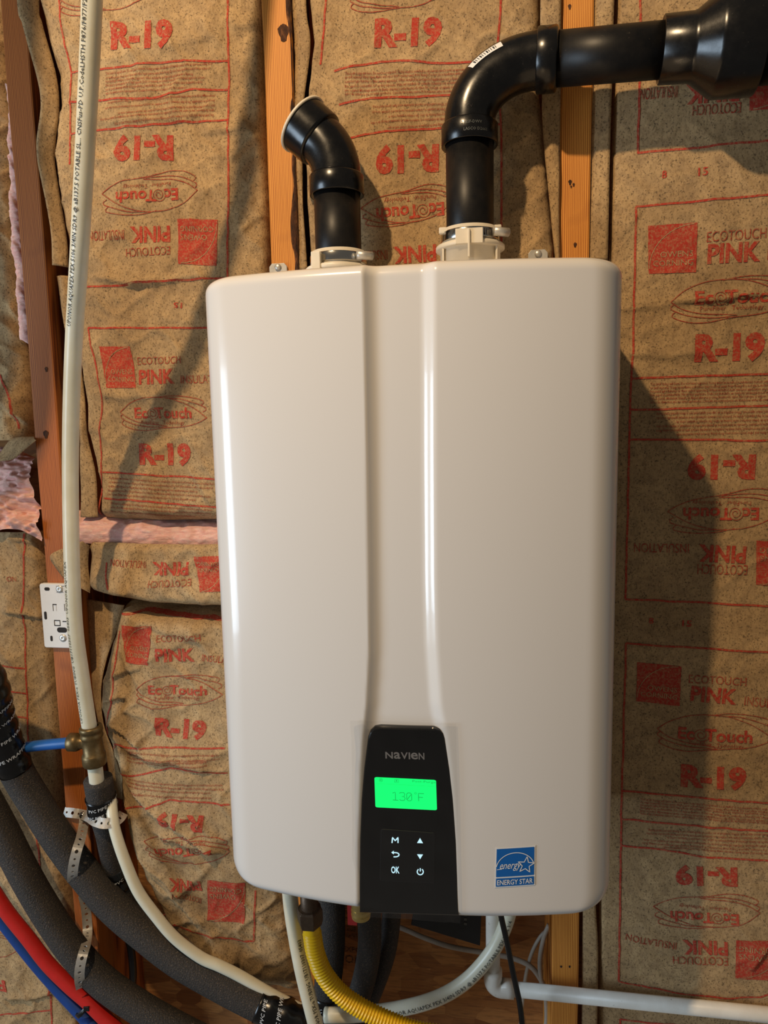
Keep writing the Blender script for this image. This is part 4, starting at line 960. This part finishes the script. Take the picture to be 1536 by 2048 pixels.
f1, P1 = foam('thick grey foam pipe sleeve curving from the left edge, black taped at its top',
     [np.array([-.582, -.43, 1.2]), np.array([-.586, -.41, .88]), np.array([-.604, -.36, .58]), np.array([-.70, -.28, .36]), np.array([-.71, -.20, .0]), (-45, 1330, -.13), (-5, 1440, -.085), (30, 1535, -.06), (75, 1612, FY), (120, 1682, FY), (165, 1742, FY), (225, 1812, FY), (290, 1868, FY), (355, 1918, FY), (430, 1962, FY), (512, 2005, FY), (590, 2040, FY), (680, 2078, -.04)], .0245,  # unseen upper run, shaped to throw shade on the far left bay
     [(1330, 1540, [('PIPE WRAPPING TAPE', .40, -1.0, .0058, False), ('PVC PIPE WRAPPING TAPE', .55, -1.2, .0062, False), ('PVC PIPE WRAPPING TAPE', .70, -.9, .0062, False), ('PIPE WRAPPING TAPE', .86, -.9, .0062, False)]),
      (2008, 2046, [('PVC PIPE', .25, -.9, .0062, False), ('PVC PIPE WRAP', .6, -1.0, .0062, False)])])
f2, P2 = foam('lower grey foam pipe sleeve curving along the red and blue pipes', [np.array([-.640, -.43, 1.2]), np.array([-.644, -.41, .88]), np.array([-.664, -.36, .58]), np.array([-.765, -.26, .36]), np.array([-.78, -.14, -.05]), (-130, 1400, -.075), (-60, 1540, -.055), (2, 1655, FY), (50, 1750, FY), (97, 1830, FY), (148, 1903, FY), (205, 1963, FY), (268, 2008, FY), (332, 2046, FY), (420, 2092, FY)], .0235)  # this sleeve's unseen upper part is routed to widen the far left shade
f3, P3 = foam('short dark foam sleeve hanging below the brass tee, wrapped in black tape', [(196, 1558, TY+.004), (204, 1610, TY+.010), (212, 1655, TY+.014), (222, 1710, TY+.02), (236, 1762, TY+.03), (252, 1806, TY+.035), (270, 1840, TY+.04)], .0215,
     [(1592, 1634, [('PVC PIPE WRAPPING TAPE', .42, -1.0, .0056, False), ('PVC PIPE WRAPPING TAPE', .80, -1.25, .0056, False)]), (1735, 1775, [('PVC PIPE', .5, -.3, .0056, False)])],
     rfun=lambda L: np.interp(L, [0, .06, .085, .11, .3], [.0215, .0212, .0185, .017, .016]))
# white pipe curling below
t, P = run('return_pipe', 'slim cream plastic pipe curling from the taped foam sleeve along the slumped batt', 'pipe', [(222, 1600, -.045), (226, 1640, -.06), (233, 1672, -.066), (250, 1722, -.07), (276, 1782, -.072), (312, 1832, -.070), (350, 1876, -.066), (400, 1914, -.060), (440, 1932, -.056), (480, 1952, -.052), (540, 1987, -.048), (590, 2013, -.046), (645, 2037, -.045)], .0085, M['pex'], 'tube')
# red and blue pipes
t, P = run('supply_pipe', 'glossy red plastic pipe along the lower left corner', 'pipe', [(-330, 1330, -.06), (-180, 1540, -.055), (-60, 1715, -.055), (-20, 1772, -.055), (15, 1825, -.055), (55, 1875, -.055), (95, 1927, -.055), (138, 1970, -.055), (178, 2005, -.055), (215, 2042, -.055), (260, 2085, -.055)], .0112, M['red_pex'], 'tube', group=None)
t, P = run('supply_pipe', 'deep blue plastic pipe beneath the red one in the lower left corner', 'pipe', [(-330, 1370, -.04), (-180, 1575, -.035), (-60, 1745, -.035), (-18, 1808, -.035), (30, 1872, -.035), (72, 1925, -.035), (113, 1972, -.036), (152, 2014, -.04), (190, 2056, -.045), (220, 2090, -.045)], .0112, M['dark_blue'], 'tube')
# cable tie round both
tc = at(172, 2013, -.050); d_ = at(195, 2034, -.05)-at(150, 1990, -.05); d_ /= np.linalg.norm(d_); n_ = np.array([0, -1.0, 0]); u_ = np.cross(n_, d_)
tt_ = thing('cable_tie', 'black cable tie around the red and blue pipes', 'cable tie', tuple(tc))
V = []; F = []; k = 28
for i in range(k):
    a = 2*PI*i/k; c_ = tc+u_*.0235*math.cos(a)*.95+n_*(.0145*math.sin(a))
    V += [c_-d_*.0035, c_+d_*.0035]
F = [(2*i, 2*i+1, (2*((i+1) % k))+1, 2*((i+1) % k)) for i in range(k)]
o = obj('tie_band', V, F, M['cord'], tt_); md = o.modifiers.new('s', 'SOLIDIFY'); md.thickness = .0016; md.offset = 1
hp = tc+u_*.016+n_*.013; mb = MB(); mb.box(hp-[.005, .004, .004], hp+[.005, .004, .004]); mb.obj('tie_head', M['cord'], tt_, smooth=False, bevel=.001)
tl, F_ = tube([hp, hp-u_*.004+n_*.006-np.array([.006, 0, .006])], .0018, 8); obj('tie_tail', tl, F_, M['cord'], tt_)

# perforated straps
def strap(lab, pts, screws, wd=.0150, face=None):
    W = spline([at(*p) for p in pts], .0005); L = np.concatenate([[0], np.cumsum(np.linalg.norm(np.diff(W, axis=0), axis=1))]); pitch = .0112; n = int(L[-1]/pitch)
    t = thing('hanger_strap', lab, 'strap', tuple(W[np.argmin(W[:, 2])]))
    T = np.gradient(W, axis=0); T /= np.linalg.norm(T, axis=1)[:, None]
    def P_(s_, v):
        c_ = np.array([np.interp(s_, L, W[:, k]) for k in range(3)]); tg = np.array([np.interp(s_, L, T[:, k]) for k in range(3)]); tg /= np.linalg.norm(tg)
        nn = CAM-c_; nn -= tg*np.dot(nn, tg); nn /= np.linalg.norm(nn); return c_+np.cross(nn, tg)*v
    V = []; F = []; K = 16
    for i in range(n):
        s0 = (i+.5)*pitch; rr = .0027 if i % 2 else .0018; b0 = len(V)
        for ri in range(2):
            for j in range(K):
                a = 2*PI*j/K; cx, sx = math.cos(a), math.sin(a)
                if ri == 0: m_ = max(abs(cx), abs(sx)); u_, v_ = cx/m_*pitch/2, sx/m_*wd/2
                else: u_, v_ = rr*cx, rr*sx
                V.append(P_(s0+u_, v_))
        F += [(b0+j, b0+(j+1) % K, b0+K+(j+1) % K, b0+K+j) for j in range(K)]
    o = obj('perforated_band', V, F, M['steel'], t, smooth=False); wd_ = o.modifiers.new('w', 'WELD'); wd_.merge_threshold = .0002; md = o.modifiers.new('s', 'SOLIDIFY'); md.thickness = .0011; md.offset = 0
    for px, py, Y in screws:
        p = at(px, py, Y); V, F = lathe(p, (0.1, -1, .1), [(-.002, .0062), (.0012, .0062), (.0014, .0048), (.003, .0046), (.0045, .0032), (.0046, .0026), (.0036, .0001)], 18); obj('screw', V, F, M['chrome'], t)
    return t
strap('galvanised perforated strap looped under the taped foam sleeve, screwed to the left stud', [(128, 1624, -.003), (146, 1626, -.005), (164, 1629, -.010), (178, 1634, -.05), (190, 1642, -.068), (207, 1647, -.072), (226, 1645, -.066), (240, 1636, -.05), (248, 1624, -.03)], [(166, 1631, -.0125)])
strap('galvanised perforated strap holding the upper grey foam sleeve', [(168, 1632, -.006), (168, 1643, -.016), (166, 1656, -.032), (161, 1678, -.060), (154, 1700, -.079), (148, 1725, -.084), (145, 1748, -.081), (145, 1768, -.068)], [])
strap('galvanised perforated strap holding the lower grey foam sleeve to the stud', [(166, 1790, -.010), (171, 1812, -.006), (174, 1840, -.004), (175, 1866, -.012), (172, 1888, -.052), (166, 1908, -.075), (160, 1935, -.083), (159, 1958, -.080), (162, 1976, -.072)], [(175, 1868, -.008)])

# below the heater
t, P = run('hot_water_pipe', 'translucent white pipe dropping from the heater beside the yellow gas line', 'pipe', [(577, 1750, -.10), (582, 1810, -.10), (590, 1865, -.10), (604, 1940, -.10), (621, 2010, -.10), (634, 2060, -.10), (648, 2110, -.10)], .0111, M['pex'], 'tube')
P_ = P[::-1]; sa = s_at(P_, 2062); sb = s_at(P_, 1872); st = 'UPONOR PEX-a TUBING  UB17110307  05403'; _, _, W = text_unit(st, .005, 0, 0, 1); tube_text(P_, .0111, st, sa, .006, t, M['black_ink'], phi0=-.35, stretch=(sb-sa)/(W*.006))
# gas line
gy = -.115
ga = at(618, 1795, gy); gb = at(621, 1850, gy); ax = gb-ga; Lg = np.linalg.norm(ax)
gp = [at(622, 1846, gy), at(626, 1880, gy), at(632, 1910, gy), at(648, 1948, gy), at(678, 1985, gy), at(718, 2014, gy), at(770, 2040, gy), at(825, 2060, gy), at(890, 2072, gy), at(960, 2076, gy)]
P = spline(gp, .0006); L = np.concatenate([[0], np.cumsum(np.linalg.norm(np.diff(P, axis=0), axis=1))])
t = thing('gas_line', 'yellow corrugated gas line with bronze nut curving under the heater', 'gas pipe', tuple(P[np.argmin(P[:, 2])]))
rr = .0128+np.where(L > .012, .0009*np.sin(L*2*PI/.0047), -.0004); V, F = tube(P, rr, 24); obj('corrugated_tube', V, F, M['yellow'], t)
hexp = [(.016, .0001)]
V, F = lathe(ga, ax, [(-.03, .0125), (Lg*.35, .0125), (Lg*.35, .016)], 32); obj('threaded_nipple', V, F, M['bronze'], t)
V, F = lathe(ga, ax, [(Lg*.33, .0125), (Lg*.36, .0165), (Lg*.42, .0190), (Lg*.75, .0190), (Lg*.9, .0175), (Lg*.98, .0165), (Lg, .0135)], 6); obj('hex_nut', V, F, M['bronze'], t, smooth=False, bevel=.0008)
# pipes in the cavity
run('cold_water_pipe', 'translucent grey-white pipe sweeping from under the right of the heater behind the black cord', 'pipe', [(1022, 1760, -.03), (1019, 1820, -.03), (1003, 1868, -.032), (978, 1912, -.035), (940, 1955, -.04), (898, 1985, -.045), (850, 2005, -.05), (795, 2018, -.055), (740, 2026, -.06), (690, 2030, -.065), (650, 2030, -.065)], .0108, M['pex'], 'tube')
wt, P = bpy.data.objects['cold_water_pipe'], spline([at(*p) for p in [(650, 2030, -.065), (690, 2030, -.065), (740, 2026, -.06), (795, 2018, -.055), (850, 2005, -.05), (898, 1985, -.045), (940, 1955, -.04), (978, 1912, -.035), (1003, 1868, -.032), (1019, 1820, -.03)]])
st = 'UPONOR AQUAPEX PEX 3/4IN SDR9 @ aB137.5 POTABLE PEX 5106 3/4'; _, _, W = text_unit(st, .005, 0, 0, 1); Lp = np.sum(np.linalg.norm(np.diff(P, axis=0), axis=1)); tube_text(P, .0108, st, .09, .0058, wt, M['grey_ink'], phi0=-.55, stretch=(Lp-.10)/(W*.0058))
# drain line
py_ = -.016; py2 = -.024
dr = thing('drain_pipe', 'white plastic drain pipe running right below the heater across the right stud', 'pipe', tuple(at(985, 1975, py_)))
e0 = at(986, 1974, py2); e_up = at(978, 1790, py2); e_rt = at(1600, 2036, py2); up = np.array([0, 0, 1.0])
e_up = np.array([e0[0], e0[1], -HH+.03]); dh = e_rt-e0; dh /= np.linalg.norm(dh)
V, F = tube([e0+up*.012, e_up], .0106, 24); obj('vertical_pipe', V, F, M['pvc'], dr)
V, F = tube([e0+dh*.02, e0+dh*.75], .0106, 28); obj('horizontal_pipe', V, F, M['pvc'], dr)
th = [e0+up*.030, e0+up*.02, e0+up*.012]+[e0+up*(.012-.012*math.sin(a))+dh*(.012-.012*math.cos(a)) for a in np.linspace(.1, PI/2-.1, 7)]+[e0+dh*.012, e0+dh*.022, e0+dh*.031]
V, F = tube(np.array(th), .0138, 28); obj('elbow', V, F, M['pvc'], dr)
run('power_cord', 'black power cord hanging below the right half of the heater', 'cord', [(998, 1780, -.07), (1001, 1825, -.07), (1014, 1885, -.07), (1027, 1950, -.07), (1038, 2000, -.07), (1044, 2045, -.07), (1046, 2100, -.07)], .0041, M['cord'], 'cable', 14)
# dark foam sleeves behind
foam('dark foam sleeve with lettered tape hanging behind the yellow gas line', [(660, 1760, -.02), (663, 1820, -.02), (662, 1900, -.02), (655, 1980, -.025), (652, 2060, -.03), (652, 2120, -.03)], .0215, [(1985, 2110, [('PVC PIPE WRAPPING', .18, -.9, .006, False), ('PIPE WRAPPING TAPE', .42, -.9, .006, False), ('PIPE WRAPPING TAPE', .64, -.9, .006, False)])])
foam('bluish grey foam sleeve hanging below the brass drain cap', [(735, 1770, -.035), (738, 1830, -.035), (739, 1890, -.035), (730, 1950, -.03), (712, 2010, -.025), (690, 2070, -.02)], .0180)
foam('dark foam sleeve hanging right of the bluish grey one, under the panel', [(785, 1770, .01), (783, 1830, .01), (774, 1900, .012), (755, 1960, .015), (730, 2020, .02), (700, 2080, .02)], .0150)
# black sheet and cables in the cavity
dq_ = [at(a, q, .075) for a, q in ((835, 1780), (822, 1850), (960, 1892), (965, 1780))]
mb = MB(); Vq = [p for p in dq_]+[p+np.array([0, .03, 0]) for p in dq_]; mb.add(Vq, [(0, 1, 2, 3), (7, 6, 5, 4), (0, 4, 5, 1), (1, 5, 6, 2), (2, 6, 7, 3), (3, 7, 4, 0)])
dt = thing('duct_board', 'black plastic sheet box in the open cavity behind the white drain pipe', 'sheet', tuple(dq_[1])); mb.obj('panel', M['duct'], dt, smooth=False, bevel=.001)
mb = MB()
for q in range(6):
    p0, p1 = at(928, 1800+q*9, .0745), at(930, 1805+q*9, .0745); mb.box((p0[0], .0742, p1[2]), (p1[0]+.003, .0748, p0[2]))
mb.obj('white_print', M['grey_ink'], dt, smooth=False)
run('wall_cable', 'grey electrical cable crossing the open cavity to the right stud', 'cable', [(760, 1845, .10), (800, 1855, .10), (850, 1876, .095), (900, 1893, .09), (960, 1904, .085), (1020, 1915, .075), (1060, 1932, .065), (1082, 1960, .06), (1090, 1980, .055)], .0042, M['cable'], 'jacket', 12)
run('wall_cable', 'thin grey cable loop left of the right stud, nearest the stud', 'cable', [(1098, 1850, .06), (1088, 1875, .06), (1080, 1920, .06), (1083, 1965, .06), (1092, 2000, .06), (1090, 2060, .06), (1060, 2110, .06)], .0038, M['cable'], 'jacket', 12)
run('wall_cable', 'thin grey cable slanting down to the white drain pipe', 'cable', [(1100, 1858, .07), (1082, 1872, .07), (1064, 1905, .07), (1052, 1950, .07), (1046, 2000, .07), (1040, 2060, .07)], .0030, M['cable'], 'jacket', 12)
run('wall_cable', 'black cable hanging behind the upper foam sleeve below the slumped batt', 'cable', [(250, 1850, .04), (262, 1900, .04), (266, 1950, .04), (262, 1985, .045)], .0065, M['cord'], 'jacket', 12)
# sheathing stamps
mb = MB()
for st, px, py, cap in (('EN', 686, 1822, .012), ('CO', 686, 1836, .012), ('108', 695, 1862, .009), ('2-03', 692, 1874, .009), ('EXPOSURE', 686, 1902, .010), ('OK', 690, 1925, .016)):
    V, F, W = text_unit(st, .015, 0, 0, 2); p = at(px, py, .1415); mb.add(np.stack([p[0]+V[:, 0]*cap, np.full(len(V), .1414), p[2]+V[:, 1]*cap], 1), F)
mb.obj('mill_stamp', M['ink_dark'], wb, smooth=False)

# ------------------------------------------------------------------ white mounting plate on the left stud
pc = [at(a, q, -.004) for a, q in ((92, 1294), (150, 1292), (140, 1163), (80, 1166))]
x0 = (pc[0][0]+pc[3][0])/2; z0 = pc[0][2]; z1 = pc[3][2]; x1 = x0+(z1-z0)*.62
t = thing('mounting_plate', 'small white plastic mounting plate screwed to the left stud behind the riser', 'plate', (x0, 0, z0))
V, F = prism(rrect(x0, z0, x1, z1, .004), -.0005, -.0075, .0014, .0014); obj('plate', V, F, M['bracket_white'], t, smooth=False)
def slot_shade(px, py, wx, wz, r=None):
    p = at(px, py, -.0077); V, F = prism(rrect(p[0]-wx/2, p[2]-wz/2, p[0]+wx/2, p[2]+wz/2, min(wx, wz)*.48), -.007, -.0078); obj('slot_shade', V, F, M['hole_shade'], t, smooth=False)  # dark inset on the plate, shade painted where a recess would be
slot_shade(94, 1178, .009, .0055); slot_shade(91, 1231, .0045, .013); slot_shade(103, 1277, .004, .009); slot_shade(124, 1260, .017, .0085)
mb = MB()
for a, q, c_, d2 in ((105, 1208, 107, 1222), (106, 1208, 113, 1210), (112, 1208, 113, 1222), (108, 1242, 110, 1251), (108, 1240, 120, 1242), (109, 1250, 121, 1252), (119, 1241, 121, 1251), (128, 1208, 130, 1222), (125, 1242, 134, 1244), (112, 1172, 128, 1173), (113, 1184, 127, 1185)):
    p0, p1 = at(a, q, -.0078), at(c_, d2, -.0078); mb.box((p0[0], -.0079, p1[2]), (p1[0], -.0070, p0[2]))
mb.obj('slit_shade', M['hole_shade'], t, smooth=False)  # dark bars laid on the plate as painted shade of narrow slits
for a, q in ((119, 1178), (126, 1276)):
    p = at(a, q, -.0075); V, F = lathe(p, (0, -1, 0), [(0, .0062), (.0008, .006), (.0016, .0040), (.0018, .0016), (.0006, .0001)], 18); obj('screw', V, F, M['steel'], t)
    V, F = lathe(p, (0, -1, 0), [(.0001, .0066), (.0004, .0088), (.0001, .0092)], 18)
